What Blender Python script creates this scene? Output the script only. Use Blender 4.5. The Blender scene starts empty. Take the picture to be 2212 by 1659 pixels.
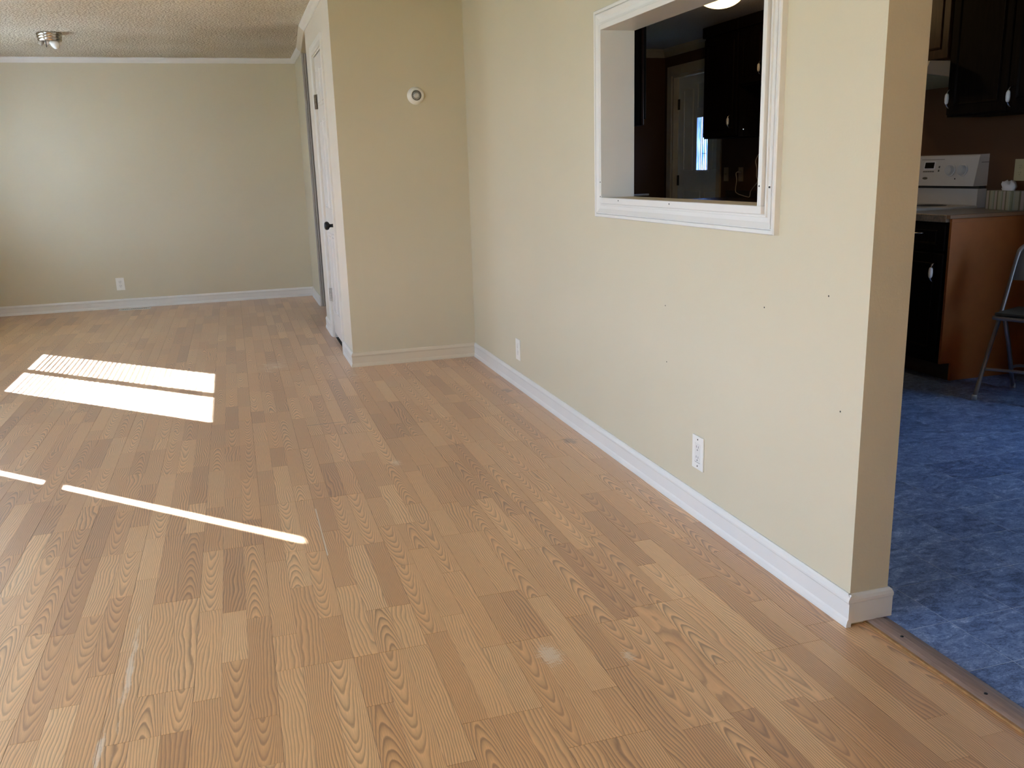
import bpy, bmesh, math, random
from mathutils import Vector, Matrix, Euler
random.seed(7)
S = bpy.context.scene
C = S.collection
PI = math.pi

# ------------------------------------------------------------------ camera, sky, sun, exposure
cam = bpy.data.cameras.new('camera')
cam.sensor_width = 36.0
cam.lens = 36.0 * 1917.5 / 2212.0
cam.clip_start = 0.02
camo = bpy.data.objects.new('camera', cam)
camo.location = (-1.467, -1.8043, 1.2143)
camo.rotation_euler = (1.3327, 0.0293, -0.3015)
C.objects.link(camo)
S.camera = camo

SKY = (0.53, 0.72, 1.0)
SKY_STRENGTH = 5.2
SUN_STRENGTH = 44.0
EXPOSURE = 1.52

w = bpy.data.worlds.new('sky')
S.world = w
w.use_nodes = True
nt = w.node_tree
bg = nt.nodes['Background']
tc = nt.nodes.new('ShaderNodeTexCoord')
sx = nt.nodes.new('ShaderNodeSeparateXYZ')
cr = nt.nodes.new('ShaderNodeValToRGB')
cr.color_ramp.elements[0].position = 0.0
cr.color_ramp.elements[0].color = (0.60, 0.68, 0.83, 1)
cr.color_ramp.elements[1].position = 0.6
cr.color_ramp.elements[1].color = (*SKY, 1)
nt.links.new(tc.outputs['Generated'], sx.inputs[0])
nt.links.new(sx.outputs['Z'], cr.inputs[0])
nt.links.new(cr.outputs[0], bg.inputs['Color'])
bg.inputs['Strength'].default_value = SKY_STRENGTH

sl = bpy.data.lights.new('sun', 'SUN')
sl.energy = SUN_STRENGTH
sl.angle = math.radians(0.33)
sl.color = (0.78, 0.86, 1.0)
so = bpy.data.objects.new('sun', sl)
so.rotation_euler = Vector((1.287, -1.326, -1.0)).to_track_quat('-Z', 'Y').to_euler()
so.location = (-12, 14, 9)
C.objects.link(so)

def portal(name, loc, rot, sx_, sy_):
    a = bpy.data.lights.new(name, 'AREA')
    a.shape = 'RECTANGLE'; a.size = sx_; a.size_y = sy_
    a.cycles.is_portal = True
    o = bpy.data.objects.new(name, a)
    o.location = loc; o.rotation_euler = rot
    C.objects.link(o)
XL = -3.97
WIN = [  # y0, y1, z0, z1 of the openings in the left wall
    (5.19, 6.51, 0.847, 1.88),
    (2.60, 3.968, 0.847, 2.13),
    (-2.30, 1.05, 0.45, 2.13),
]
KW2 = (3.35, 4.00, 1.12, 1.60)  # added unseen window opening, brightens the dark far end of the kitchen
KW = (0.10, 0.95, 0.80, 1.85)        # opening in the kitchen outside wall
for i, (a, b, c, d) in enumerate(WIN):
    portal('sky_portal', (XL - 0.14, (a + b) / 2, (c + d) / 2), (0, -PI / 2, 0), d - c, b - a)
for q in (KW, KW2):
    portal('sky_portal', (2.94, (q[0] + q[1]) / 2, (q[2] + q[3]) / 2), (0, PI / 2, 0), q[3] - q[2], q[1] - q[0])

S.view_settings.view_transform = 'Standard'
S.view_settings.look = 'None'
S.view_settings.gamma = 1.0
S.view_settings.use_curve_mapping = False
S.view_settings.exposure = EXPOSURE
S.cycles.max_bounces = 10
S.cycles.diffuse_bounces = 7
S.cycles.glossy_bounces = 5
S.cycles.transmission_bounces = 8
S.cycles.transparent_max_bounces = 16
S.cycles.sample_clamp_indirect = 12.0
S.cycles.caustics_reflective = False
S.cycles.caustics_refractive = False

# ------------------------------------------------------------------ materials
def srgb(r, g, b):
    f = lambda c: (c / 255 / 12.92) if c / 255 <= 0.04045 else ((c / 255 + 0.055) / 1.055) ** 2.4
    return (f(r), f(g), f(b), 1)

def N(t, kind, **kw):
    n = t.nodes.new(kind)
    for k, v in kw.items():
        if hasattr(n, k):
            setattr(n, k, v)
        else:
            n.inputs[k].default_value = v
    return n

def mat(name, col, rough=0.5, metal=0.0, var=0.06, vscale=9.0, bump=0.0, bscale=200.0, spec=0.5, stretch=(1, 1, 1), bdist=0.002):
    m = bpy.data.materials.new(name)
    m.use_nodes = True
    t = m.node_tree
    p = t.nodes['Principled BSDF']
    p.inputs['Roughness'].default_value = rough
    p.inputs['Metallic'].default_value = metal
    p.inputs['Specular IOR Level'].default_value = spec
    g = N(t, 'ShaderNodeTexCoord')
    mp = N(t, 'ShaderNodeMapping')
    mp.inputs['Scale'].default_value = stretch
    t.links.new(g.outputs['Object'], mp.inputs[0])
    nz = N(t, 'ShaderNodeTexNoise', Scale=vscale, Detail=4.0)
    t.links.new(mp.outputs[0], nz.inputs['Vector'])
    r = N(t, 'ShaderNodeValToRGB')
    a = tuple(max(0, c * (1 - var)) for c in col[:3]) + (1,)
    b = tuple(min(1, c * (1 + var)) for c in col[:3]) + (1,)
    r.color_ramp.elements[0].position = 0.3; r.color_ramp.elements[0].color = a
    r.color_ramp.elements[1].position = 0.7; r.color_ramp.elements[1].color = b
    t.links.new(nz.outputs['Fac'], r.inputs[0])
    t.links.new(r.outputs[0], p.inputs['Base Color'])
    if bump > 0:
        n2 = N(t, 'ShaderNodeTexNoise', Scale=bscale, Detail=3.0)
        t.links.new(mp.outputs[0], n2.inputs['Vector'])
        bp = N(t, 'ShaderNodeBump', Strength=bump, Distance=bdist)
        t.links.new(n2.outputs['Fac'], bp.inputs['Height'])
        t.links.new(bp.outputs[0], p.inputs['Normal'])
    return m

M = {}
M['wall'] = mat('cream wall paint', (0.585, 0.532, 0.395), 0.55, var=0.02, vscale=1.5, bump=0.15, bscale=160, spec=0.35)
M['closet_wall'] = mat('off-white wall tone', (0.66, 0.62, 0.54), 0.55, var=0.02, vscale=1.5, bump=0.15, bscale=160, spec=0.35)  # paler tone than the other cream walls
M['brown_wall'] = mat('brown wall paint', (0.100, 0.047, 0.022), 0.6, var=0.05, vscale=2, bump=0.15, bscale=160, spec=0.3)
M['white'] = mat('white trim paint', (0.70, 0.69, 0.66), 0.4, var=0.02, vscale=4)
M['trim_cream'] = mat('cream trim paint', (0.63, 0.56, 0.435), 0.45, var=0.02, vscale=4)
M['sill'] = mat('sill board', (0.48, 0.40, 0.36), 0.45, var=0.05)
M['grey_jamb'] = mat('grey jamb', (0.42, 0.40, 0.37), 0.5, var=0.08, stretch=(1, 1, .1))
M['grey_dark'] = mat('dark groove and gap shade', (0.05, 0.045, 0.04), 0.6)
M['door_white'] = mat('door white paint', (0.66, 0.65, 0.63), 0.38, var=0.03, vscale=3, bump=0.06, bscale=60, stretch=(6, 6, 1))
M['door_grey'] = mat('exterior door paint', (0.78, 0.79, 0.74), 0.4, var=0.03)
M['black'] = mat('black metal', (0.008, 0.008, 0.009), 0.32, 0.3)
M['bronze'] = mat('bronze hinge', (0.16, 0.12, 0.08), 0.4, 0.8, var=0.5, vscale=120)
M['steel_hinge'] = mat('painted hinge', (0.50, 0.48, 0.44), 0.4, 0.3, var=0.25, vscale=120)
M['nickel'] = mat('brushed nickel', (0.50, 0.45, 0.38), 0.22, 1.0, var=0.1, vscale=40)
M['bulb'] = mat('frosted bulb glass', (0.85, 0.86, 0.84), 0.25, var=0.01)
M['socket'] = mat('porcelain socket', (0.45, 0.40, 0.33), 0.4, var=0.1)
M['plate'] = mat('white plastic plate', (0.78, 0.77, 0.72), 0.3, var=0.01)
M['plate_face'] = mat('white plastic face', (0.72, 0.71, 0.67), 0.3, var=0.01)
M['almond'] = mat('almond plastic', (0.50, 0.43, 0.25), 0.35, var=0.03)
M['beige_plate'] = mat('beige plastic', (0.40, 0.33, 0.22), 0.35, var=0.03)
M['slot'] = mat('dark slot', (0.03, 0.028, 0.025), 0.7)
M['dial_ring'] = mat('grey dial ring', (0.13, 0.12, 0.095), 0.35, 0.3)
M['dial'] = mat('clear dial face', (0.50, 0.50, 0.47), 0.2, 0.2, var=0.15, vscale=150)
M['espresso'] = mat('espresso cabinet wood', (0.0065, 0.0038, 0.0028), 0.6, var=0.45, vscale=14, bump=0.1, bscale=50, stretch=(5, 5, .6), spec=0.07)
M['espresso_lit'] = mat('chestnut cabinet wood', (0.034, 0.013, 0.007), 0.42, var=0.45, vscale=14, bump=0.1, bscale=50, stretch=(5, 5, .6), spec=0.2)  # lighter copy of the espresso, reddish highlight put into the colour
M['panel'] = mat('tan end panel', (0.37, 0.120, 0.024), 0.55, var=0.10, vscale=7, bump=0.05, bscale=90)
M['kick'] = mat('toe kick', (0.055, 0.032, 0.02), 0.6, var=0.2)
M['counter'] = mat('brown speckled laminate', (0.20, 0.15, 0.105), 0.30, var=0.35, vscale=60)
M['edge'] = mat('counter edge band', (0.25, 0.135, 0.065), 0.45, var=0.1)
M['backsplash'] = mat('dark backsplash', (0.030, 0.020, 0.014), 0.4, var=0.4, vscale=60)
M['enamel'] = mat('white enamel', (0.66, 0.62, 0.56), 0.25, var=0.02)
M['enamel_grey'] = mat('grey enamel knob', (0.55, 0.55, 0.54), 0.3, var=0.02)
M['hood'] = mat('beige hood enamel', (0.62, 0.49, 0.36), 0.3, var=0.03)
M['hood_under'] = mat('hood filter', (0.30, 0.30, 0.21), 0.45, 0.2, var=0.15, vscale=60)
M['display'] = mat('black display', (0.004, 0.004, 0.004), 0.15)
M['porcelain'] = mat('white porcelain', (0.85, 0.85, 0.86), 0.2, var=0.01)
M['chrome'] = mat('chrome', (0.75, 0.75, 0.75), 0.15, 1.0, var=0.02)
M['chair_metal'] = mat('grey chair enamel', (0.30, 0.29, 0.30), 0.32, 0.55, var=0.05)
M['chair_seat'] = mat('dark seat vinyl', (0.05, 0.05, 0.04), 0.5, var=0.1)
M['rubber'] = mat('grey rubber', (0.45, 0.45, 0.45), 0.6)
M['tissue'] = mat('tissue paper', (0.85, 0.85, 0.86), 0.8, var=0.01)
M['cord'] = mat('white cord', (0.75, 0.68, 0.60), 0.45, var=0.02)
M['curtain'] = None
M['register'] = mat('white register enamel', (0.72, 0.69, 0.63), 0.4, var=0.05)
M['strip'] = mat('transition strip wood', (0.27, 0.185, 0.150), 0.42, var=0.22, vscale=16, stretch=(9, .7, 1), bump=0.1, bscale=60)
M['raw_edge'] = mat('raw board edge', (0.33, 0.17, 0.06), 0.6, var=0.3, vscale=40)
M['under'] = mat('underlay', (0.10, 0.06, 0.03), 0.8, var=0.2)
M['ground'] = mat('lawn', (0.16, 0.17, 0.09), 0.9, var=0.3, vscale=1.2)
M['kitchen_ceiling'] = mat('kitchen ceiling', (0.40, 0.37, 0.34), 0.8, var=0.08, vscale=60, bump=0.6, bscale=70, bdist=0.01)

def popcorn():
    m = bpy.data.materials.new('popcorn ceiling'); m.use_nodes = True
    t = m.node_tree; p = t.nodes['Principled BSDF']
    p.inputs['Roughness'].default_value = 0.9
    p.inputs['Specular IOR Level'].default_value = 0.1
    g = N(t, 'ShaderNodeTexCoord')
    v = N(t, 'ShaderNodeTexVoronoi', Scale=60.0)
    n1 = N(t, 'ShaderNodeTexNoise', Scale=70.0, Detail=5.0, Roughness=0.7)
    n2 = N(t, 'ShaderNodeTexNoise', Scale=0.9, Detail=3.0)
    for x in (v, n1, n2): t.links.new(g.outputs['Object'], x.inputs['Vector'])
    ad = N(t, 'ShaderNodeMath', operation='SUBTRACT')
    t.links.new(n1.outputs['Fac'], ad.inputs[0]); t.links.new(v.outputs['Distance'], ad.inputs[1])
    b = N(t, 'ShaderNodeBump', Strength=0.9, Distance=0.02)
    t.links.new(ad.outputs[0], b.inputs['Height']); t.links.new(b.outputs[0], p.inputs['Normal'])
    r = N(t, 'ShaderNodeValToRGB')
    r.color_ramp.elements[0].position = 0.34; r.color_ramp.elements[0].color = (0.50, 0.43, 0.31, 1)
    r.color_ramp.elements[1].position = 0.52; r.color_ramp.elements[1].color = (0.86, 0.80, 0.68, 1)
    t.links.new(n1.outputs['Fac'], r.inputs[0])
    r2 = N(t, 'ShaderNodeValToRGB')
    r2.color_ramp.elements[0].position = 0.35; r2.color_ramp.elements[0].color = (0.86, 0.83, 0.77, 1)
    r2.color_ramp.elements[1].position = 0.62; r2.color_ramp.elements[1].color = (1, 1, 1, 1)
    t.links.new(n2.outputs['Fac'], r2.inputs[0])
    mx = N(t, 'ShaderNodeMix', data_type='RGBA', blend_type='MULTIPLY')
    mx.inputs['Factor'].default_value = 1.0
    t.links.new(r.outputs[0], mx.inputs[6]); t.links.new(r2.outputs[0], mx.inputs[7])
    t.links.new(mx.outputs[2], p.inputs['Base Color'])
    return m
M['popcorn'] = popcorn()

def glass_mat():
    m = bpy.data.materials.new('window glass'); m.use_nodes = True
    t = m.node_tree
    for n in list(t.nodes):
        if n.type != 'OUTPUT_MATERIAL': t.nodes.remove(n)
    out = [n for n in t.nodes if n.type == 'OUTPUT_MATERIAL'][0]
    tr = N(t, 'ShaderNodeBsdfTransparent'); tr.inputs[0].default_value = (0.93, 0.96, 0.98, 1)
    gl = N(t, 'ShaderNodeBsdfGlossy'); gl.inputs['Roughness'].default_value = 0.02
    mx = N(t, 'ShaderNodeMixShader'); mx.inputs[0].default_value = 0.06
    t.links.new(tr.outputs[0], mx.inputs[1]); t.links.new(gl.outputs[0], mx.inputs[2])
    t.links.new(mx.outputs[0], out.inputs[0])
    return m
M['glass'] = glass_mat()
def lite_mat():
    m = M['glass'].copy(); m.name = 'bevelled door glass'
    t = m.node_tree
    g = N(t, 'ShaderNodeTexCoord'); mp = N(t, 'ShaderNodeMapping'); mp.inputs['Scale'].default_value = (1, 60, 4)
    nz = N(t, 'ShaderNodeTexNoise', Scale=1.0); r = N(t, 'ShaderNodeValToRGB')
    r.color_ramp.elements[0].position = .35; r.color_ramp.elements[0].color = (.10, .26, .85, 1)
    r.color_ramp.elements[1].position = .6; r.color_ramp.elements[1].color = (.85, .95, 1.0, 1)
    t.links.new(g.outputs['Object'], mp.inputs[0]); t.links.new(mp.outputs[0], nz.inputs['Vector']); t.links.new(nz.outputs['Fac'], r.inputs[0])
    tr = [n for n in t.nodes if n.type == 'BSDF_TRANSPARENT'][0]
    t.links.new(r.outputs[0], tr.inputs[0])
    return m
M['lite'] = lite_mat()

def curtain_mat(name, col, f):
    m = bpy.data.materials.new(name); m.use_nodes = True
    t = m.node_tree
    for n in list(t.nodes):
        if n.type != 'OUTPUT_MATERIAL': t.nodes.remove(n)
    out = [n for n in t.nodes if n.type == 'OUTPUT_MATERIAL'][0]
    d = N(t, 'ShaderNodeBsdfDiffuse'); d.inputs[0].default_value = (*col, 1)
    tl = N(t, 'ShaderNodeBsdfTranslucent'); tl.inputs[0].default_value = (*col, 1)
    wv = N(t, 'ShaderNodeTexNoise', Scale=30.0)
    mx = N(t, 'ShaderNodeMixShader'); mx.inputs[0].default_value = f
    t.links.new(d.outputs[0], mx.inputs[1]); t.links.new(tl.outputs[0], mx.inputs[2])
    t.links.new(mx.outputs[0], out.inputs[0])
    return m
M['curtain'] = curtain_mat('white curtain', (0.55, 0.57, 0.62), 0.25)
M['blocker'] = mat('grey siding', (0.42, 0.45, 0.50), 0.7)
M['sheer'] = curtain_mat('sheer curtain', (0.86, 0.88, 0.92), 0.6)
M['slat'] = mat('white blind slat', (0.80, 0.80, 0.80), 0.45, var=0.01)

def lamp_mat():
    m = bpy.data.materials.new('lit lamp glass'); m.use_nodes = True
    t = m.node_tree; p = t.nodes['Principled BSDF']
    p.inputs['Base Color'].default_value = (0.9, 0.85, 0.7, 1)
    lw = N(t, 'ShaderNodeLayerWeight', Blend=0.35)
    r = N(t, 'ShaderNodeValToRGB')
    r.color_ramp.elements[0].color = (1.0, 0.72, 0.33, 1)
    r.color_ramp.elements[1].color = (1.0, 0.55, 0.2, 1)
    t.links.new(lw.outputs['Facing'], r.inputs[0])
    t.links.new(r.outputs[0], p.inputs['Emission Color'])
    p.inputs['Emission Strength'].default_value = 0.62
    out = [n for n in t.nodes if n.type == 'OUTPUT_MATERIAL'][0]
    tr = N(t, 'ShaderNodeBsdfTransparent'); tr.inputs[0].default_value = (1.0, 0.82, 0.55, 1)
    mx = N(t, 'ShaderNodeMixShader'); mx.inputs[0].default_value = 0.5
    t.links.new(p.outputs[0], mx.inputs[1]); t.links.new(tr.outputs[0], mx.inputs[2]); t.links.new(mx.outputs[0], out.inputs[0])
    return m
M['lamp'] = lamp_mat()

def attr(t, name):
    a = N(t, 'ShaderNodeAttribute'); a.attribute_name = name
    return a

def mth(t, op, a, b=None, c=None, clamp=False):
    n = N(t, 'ShaderNodeMath', operation=op); n.use_clamp = clamp
    for i, x in enumerate((a, b, c)):
        if x is None: continue
        if isinstance(x, (int, float)): n.inputs[i].default_value = x
        else: t.links.new(x, n.inputs[i])
    return n.outputs[0]

def oak():
    m = bpy.data.materials.new('oak laminate'); m.use_nodes = True
    t = m.node_tree; p = t.nodes['Principled BSDF']; L = t.links.new
    geo = N(t, 'ShaderNodeNewGeometry')
    sep = N(t, 'ShaderNodeSeparateXYZ'); L(geo.outputs['Position'], sep.inputs[0])
    X, Y = sep.outputs[0], sep.outputs[1]
    seed = attr(t, 'seed').outputs['Fac']; tone = attr(t, 'tone').outputs['Fac']
    u = attr(t, 'u').outputs['Fac']      # metres across the strip, 0 in its middle
    off = mth(t, 'MULTIPLY', seed, 37.0)
    # warped grain coordinate
    cv = N(t, 'ShaderNodeCombineXYZ')
    L(mth(t, 'ADD', mth(t, 'MULTIPLY', X, 10.0), off), cv.inputs[0]); L(mth(t, 'MULTIPLY', Y, 2.4), cv.inputs[1]); L(off, cv.inputs[2])
    n1 = N(t, 'ShaderNodeTexNoise', Scale=1.0, Detail=2.0, Roughness=0.5); L(cv.outputs[0], n1.inputs['Vector'])
    cv2 = N(t, 'ShaderNodeCombineXYZ')
    L(mth(t, 'MULTIPLY', X, 50.0), cv2.inputs[0]); L(mth(t, 'MULTIPLY', Y, 14.0), cv2.inputs[1]); L(off, cv2.inputs[2])
    n2 = N(t, 'ShaderNodeTexNoise', Scale=1.0, Detail=2.0, Roughness=0.6); L(cv2.outputs[0], n2.inputs['Vector'])
    # cathedral weight per strip
    s1 = mth(t, 'FRACT', mth(t, 'MULTIPLY', seed, 7.13))
    s2 = mth(t, 'FRACT', mth(t, 'MULTIPLY', seed, 13.7))
    s3 = mth(t, 'FRACT', mth(t, 'MULTIPLY', seed, 29.9))
    cath = mth(t, 'GREATER_THAN', s1, 0.56)
    u0 = mth(t, 'SUBTRACT', u, mth(t, 'MULTIPLY', mth(t, 'SUBTRACT', s2, 0.5), 0.022))
    bow = mth(t, 'MULTIPLY', mth(t, 'MULTIPLY', u0, u0), 3600.0)
    sgn = mth(t, 'SUBTRACT', mth(t, 'MULTIPLY', mth(t, 'GREATER_THAN', s3, 0.5), 2.0), 1.0)
    along = mth(t, 'MULTIPLY', mth(t, 'MULTIPLY', Y, sgn), 17.0)
    fc = mth(t, 'ADD', mth(t, 'ADD', bow, along), mth(t, 'MULTIPLY', n1.outputs['Fac'], 6.0))
    fs = mth(t, 'ADD', mth(t, 'MULTIPLY', u, mth(t, 'ADD', 95.0, mth(t, 'MULTIPLY', s2, 90.0))), mth(t, 'MULTIPLY', n1.outputs['Fac'], 9.0))
    f = mth(t, 'ADD', mth(t, 'MULTIPLY', fc, cath), mth(t, 'MULTIPLY', fs, mth(t, 'SUBTRACT', 1.0, cath)))
    f = mth(t, 'ADD', f, mth(t, 'MULTIPLY', n2.outputs['Fac'], 0.35))
    fr = mth(t, 'FRACT', f)
    ln = N(t, 'ShaderNodeValToRGB')
    e = ln.color_ramp.elements
    e[0].position = 0.0; e[0].color = (0.30, 0.30, 0.30, 1)
    e[1].position = 0.60; e[1].color = (0.42, 0.42, 0.42, 1)
    for pos, v in ((0.10, 0.0), (0.86, 1.0), (0.97, 0.75)):
        q = e.new(pos); q.color = (v, v, v, 1)
    L(fr, ln.inputs[0])
    # fine pores
    cv3 = N(t, 'ShaderNodeCombineXYZ')
    L(mth(t, 'MULTIPLY', X, 520.0), cv3.inputs[0]); L(mth(t, 'MULTIPLY', Y, 26.0), cv3.inputs[1]); L(off, cv3.inputs[2])
    n3 = N(t, 'ShaderNodeTexNoise', Scale=1.0, Detail=2.0); L(cv3.outputs[0], n3.inputs['Vector'])
    base = N(t, 'ShaderNodeValToRGB')
    b = base.color_ramp.elements
    b[0].position = 0.0; b[0].color = OAK[0]
    b[1].position = 1.0; b[1].color = OAK[2]
    q = b.new(0.5); q.color = OAK[1]
    L(tone, base.inputs[0])
    lum = mth(t, 'MULTIPLY_ADD', n3.outputs['Fac'], 0.42, 0.86)
    big = N(t, 'ShaderNodeTexNoise', Scale=2.2, Detail=2.0); L(geo.outputs['Position'], big.inputs['Vector'])
    lum = mth(t, 'MULTIPLY', lum, mth(t, 'MULTIPLY_ADD', big.outputs['Fac'], 0.10, 0.95))
    g1 = mth(t, 'SUBTRACT', 1.0, mth(t, 'MULTIPLY', ln.outputs[0], mth(t, 'MULTIPLY_ADD', s3, 0.20, 0.42)))
    lum = mth(t, 'MULTIPLY', lum, g1)
    mul = N(t, 'ShaderNodeMix', data_type='RGBA', blend_type='MULTIPLY'); mul.inputs['Factor'].default_value = 1.0
    cl = N(t, 'ShaderNodeCombineColor')
    L(lum, cl.inputs[0]); L(mth(t, 'POWER', lum, 1.12), cl.inputs[1]); L(mth(t, 'POWER', lum, 1.25), cl.inputs[2])
    L(base.outputs[0], mul.inputs[6]); L(cl.outputs[0], mul.inputs[7])
    col = mul.outputs[2]
    # wear: pale scuffs where the print is worn through, scattered scratches, dark water marks
    def spot(cx, cy, rx, ry, freq, thr):
        dx = mth(t, 'DIVIDE', mth(t, 'SUBTRACT', X, cx), rx); dy = mth(t, 'DIVIDE', mth(t, 'SUBTRACT', Y, cy), ry)
        d = mth(t, 'SQRT', mth(t, 'ADD', mth(t, 'MULTIPLY', dx, dx), mth(t, 'MULTIPLY', dy, dy)))
        cvv = N(t, 'ShaderNodeCombineXYZ'); L(mth(t, 'MULTIPLY', X, freq[0]), cvv.inputs[0]); L(mth(t, 'MULTIPLY', Y, freq[1]), cvv.inputs[1])
        nn = N(t, 'ShaderNodeTexNoise', Scale=1.0, Detail=4.0, Roughness=0.7); L(cvv.outputs[0], nn.inputs['Vector'])
        return mth(t, 'MULTIPLY', mth(t, 'SUBTRACT', mth(t, 'SUBTRACT', mth(t, 'MULTIPLY', nn.outputs['Fac'], 2.0), thr), d), 3.0, None, True)
    def over(col, mask, c, k):
        x = N(t, 'ShaderNodeMix', data_type='RGBA'); L(mth(t, 'MULTIPLY', mask, k), x.inputs[0]); L(col, x.inputs[6]); x.inputs[7].default_value = c
        return x.outputs[2]
    PALE = (0.74, 0.62, 0.46, 1)
    for a in ((-0.80, 0.135, 0.05, 0.085, (45, 190), 0.35), (-0.615, 0.06, 0.035, 0.05, (60, 160), 0.5),
              (-0.90, 1.82, 0.05, 0.09, (50, 120), 0.5), (-1.30, 4.1, 0.30, 0.55, (16, 30), 0.72), (-0.85, 3.6, 0.5, 0.6, (16, 30), 0.95),
              (-1.83, 0.45, 0.022, 0.5, (50, 12), 0.55), (-1.86, 0.05, 0.02, 0.25, (50, 12), 0.5)):
        col = over(col, spot(*a), PALE, 0.6)
    for a in ((-0.10, 1.83, 0.05, 0.075, (30, 40), 0.3), (-0.085, 2.85, 0.04, 0.09, (30, 40), 0.3)):
        col = over(col, spot(*a), (0.13, 0.06, 0.025, 1), 0.55)
    def seam(cx, hx, cy, hy):
        a = mth(t, 'LESS_THAN', mth(t, 'ABSOLUTE', mth(t, 'SUBTRACT', X, cx)), hx)
        b_ = mth(t, 'LESS_THAN', mth(t, 'ABSOLUTE', mth(t, 'SUBTRACT', Y, cy)), hy)
        return mth(t, 'MULTIPLY', a, b_)
    col = over(col, seam(-1.278, 0.0022, 1.18, 0.22), (0.72, 0.62, 0.50, 1), 0.9)
    col = over(col, seam(-1.1255, 0.09, 2.566, 0.003), (0.05, 0.03, 0.02, 1), 0.9)
    # sparse scratches everywhere
    cs = N(t, 'ShaderNodeCombineXYZ'); L(mth(t, 'MULTIPLY', X, 12.0), cs.inputs[0]); L(mth(t, 'MULTIPLY', Y, 170.0), cs.inputs[1])
    ns = N(t, 'ShaderNodeTexNoise', Scale=1.0, Detail=3.0); L(cs.outputs[0], ns.inputs['Vector'])
    col = over(col, mth(t, 'MULTIPLY', mth(t, 'SUBTRACT', ns.outputs['Fac'], 0.73), 9.0, None, True), PALE, 0.35)
    L(col, p.inputs['Base Color'])
    rr = mth(t, 'MULTIPLY_ADD', big.outputs['Fac'], 0.16, 0.30)
    L(mth(t, 'ADD', rr, mth(t, 'MULTIPLY', ln.outputs[0], 0.05)), p.inputs['Roughness'])
    p.inputs['Specular IOR Level'].default_value = 0.5
    p.inputs['Coat Weight'].default_value = 1.0; p.inputs['Coat Roughness'].default_value = 0.48; p.inputs['Coat IOR'].default_value = 1.6
    p.inputs['Sheen Weight'].default_value = 0.13; p.inputs['Sheen Roughness'].default_value = 0.45; p.inputs['Sheen Tint'].default_value = (0.9, 0.93, 1.0, 1)
    bp = N(t, 'ShaderNodeBump', Strength=0.08, Distance=0.001); L(n3.outputs['Fac'], bp.inputs['Height']); L(bp.outputs[0], p.inputs['Normal'])
    return m
OAK = [(0.48, 0.236, 0.083, 1), (0.65, 0.350, 0.135, 1), (0.775, 0.47, 0.21, 1)]
M['oak'] = oak()

def vinyl():
    m = bpy.data.materials.new('blue slate vinyl'); m.use_nodes = True
    t = m.node_tree; p = t.nodes['Principled BSDF']; L = t.links.new
    geo = N(t, 'ShaderNodeNewGeometry')
    seed = attr(t, 'seed').outputs['Fac']; tone = attr(t, 'tone').outputs['Fac']
    mp = N(t, 'ShaderNodeVectorMath', operation='ADD')
    cv = N(t, 'ShaderNodeCombineXYZ'); L(mth(t, 'MULTIPLY', seed, 31.0), cv.inputs[2])
    L(geo.outputs['Position'], mp.inputs[0]); L(cv.outputs[0], mp.inputs[1])
    sc = N(t, 'ShaderNodeMapping'); sc.inputs['Scale'].default_value = (1.0, 1.6, 1.0); L(mp.outputs[0], sc.inputs[0])
    n1 = N(t, 'ShaderNodeTexNoise', Scale=15.0, Detail=7.0, Roughness=0.68, Distortion=1.2); L(sc.outputs[0], n1.inputs['Vector'])
    n2 = N(t, 'ShaderNodeTexNoise', Scale=55.0, Detail=5.0, Roughness=0.75, Distortion=2.5); L(sc.outputs[0], n2.inputs['Vector'])
    v = mth(t, 'ADD', mth(t, 'MULTIPLY', n1.outputs['Fac'], 0.52), mth(t, 'MULTIPLY', n2.outputs['Fac'], 0.48))
    v = mth(t, 'ADD', v, mth(t, 'MULTIPLY', mth(t, 'SUBTRACT', tone, 0.5), 0.045))
    r = N(t, 'ShaderNodeValToRGB'); e = r.color_ramp.elements
    e[0].position = 0.40; e[0].color = (0.042, 0.072, 0.165, 1)
    e[1].position = 0.64; e[1].color = (0.56, 0.67, 0.86, 1)
    q = e.new(0.50); q.color = (0.135, 0.215, 0.44, 1)
    q = e.new(0.58); q.color = (0.25, 0.35, 0.58, 1)
    L(v, r.inputs[0]); L(r.outputs[0], p.inputs['Base Color'])
    p.inputs['Roughness'].default_value = 0.42
    bp = N(t, 'ShaderNodeBump', Strength=0.25, Distance=0.002); L(n2.outputs['Fac'], bp.inputs['Height']); L(bp.outputs[0], p.inputs['Normal'])
    return m
M['vinyl'] = vinyl()
M['grout'] = mat('pale vinyl joint', (0.48, 0.54, 0.64), 0.6, var=0.15)

def tissue_box_mat():
    m = bpy.data.materials.new('striped tissue carton'); m.use_nodes = True
    t = m.node_tree; p = t.nodes['Principled BSDF']; L = t.links.new
    g = N(t, 'ShaderNodeTexCoord'); s = N(t, 'ShaderNodeSeparateXYZ'); L(g.outputs['Object'], s.inputs[0])
    f = mth(t, 'FRACT', mth(t, 'MULTIPLY', mth(t, 'ADD', s.outputs[1], s.outputs[0]), 13.5))
    r = N(t, 'ShaderNodeValToRGB'); r.color_ramp.interpolation = 'CONSTANT'
    e = r.color_ramp.elements
    e[0].position = 0; e[0].color = (0.46, 0.42, 0.28, 1); e[1].position = 0.30; e[1].color = (0.20, 0.17, 0.10, 1)
    for pos, c in ((0.45, (0.50, 0.40, 0.33, 1)), (0.72, (0.26, 0.27, 0.17, 1)), (0.84, (0.40, 0.40, 0.30, 1))):
        q = e.new(pos); q.color = c
    L(f, r.inputs[0]); L(r.outputs[0], p.inputs['Base Color']); p.inputs['Roughness'].default_value = 0.6
    return m
M['carton'] = tissue_box_mat()

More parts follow.
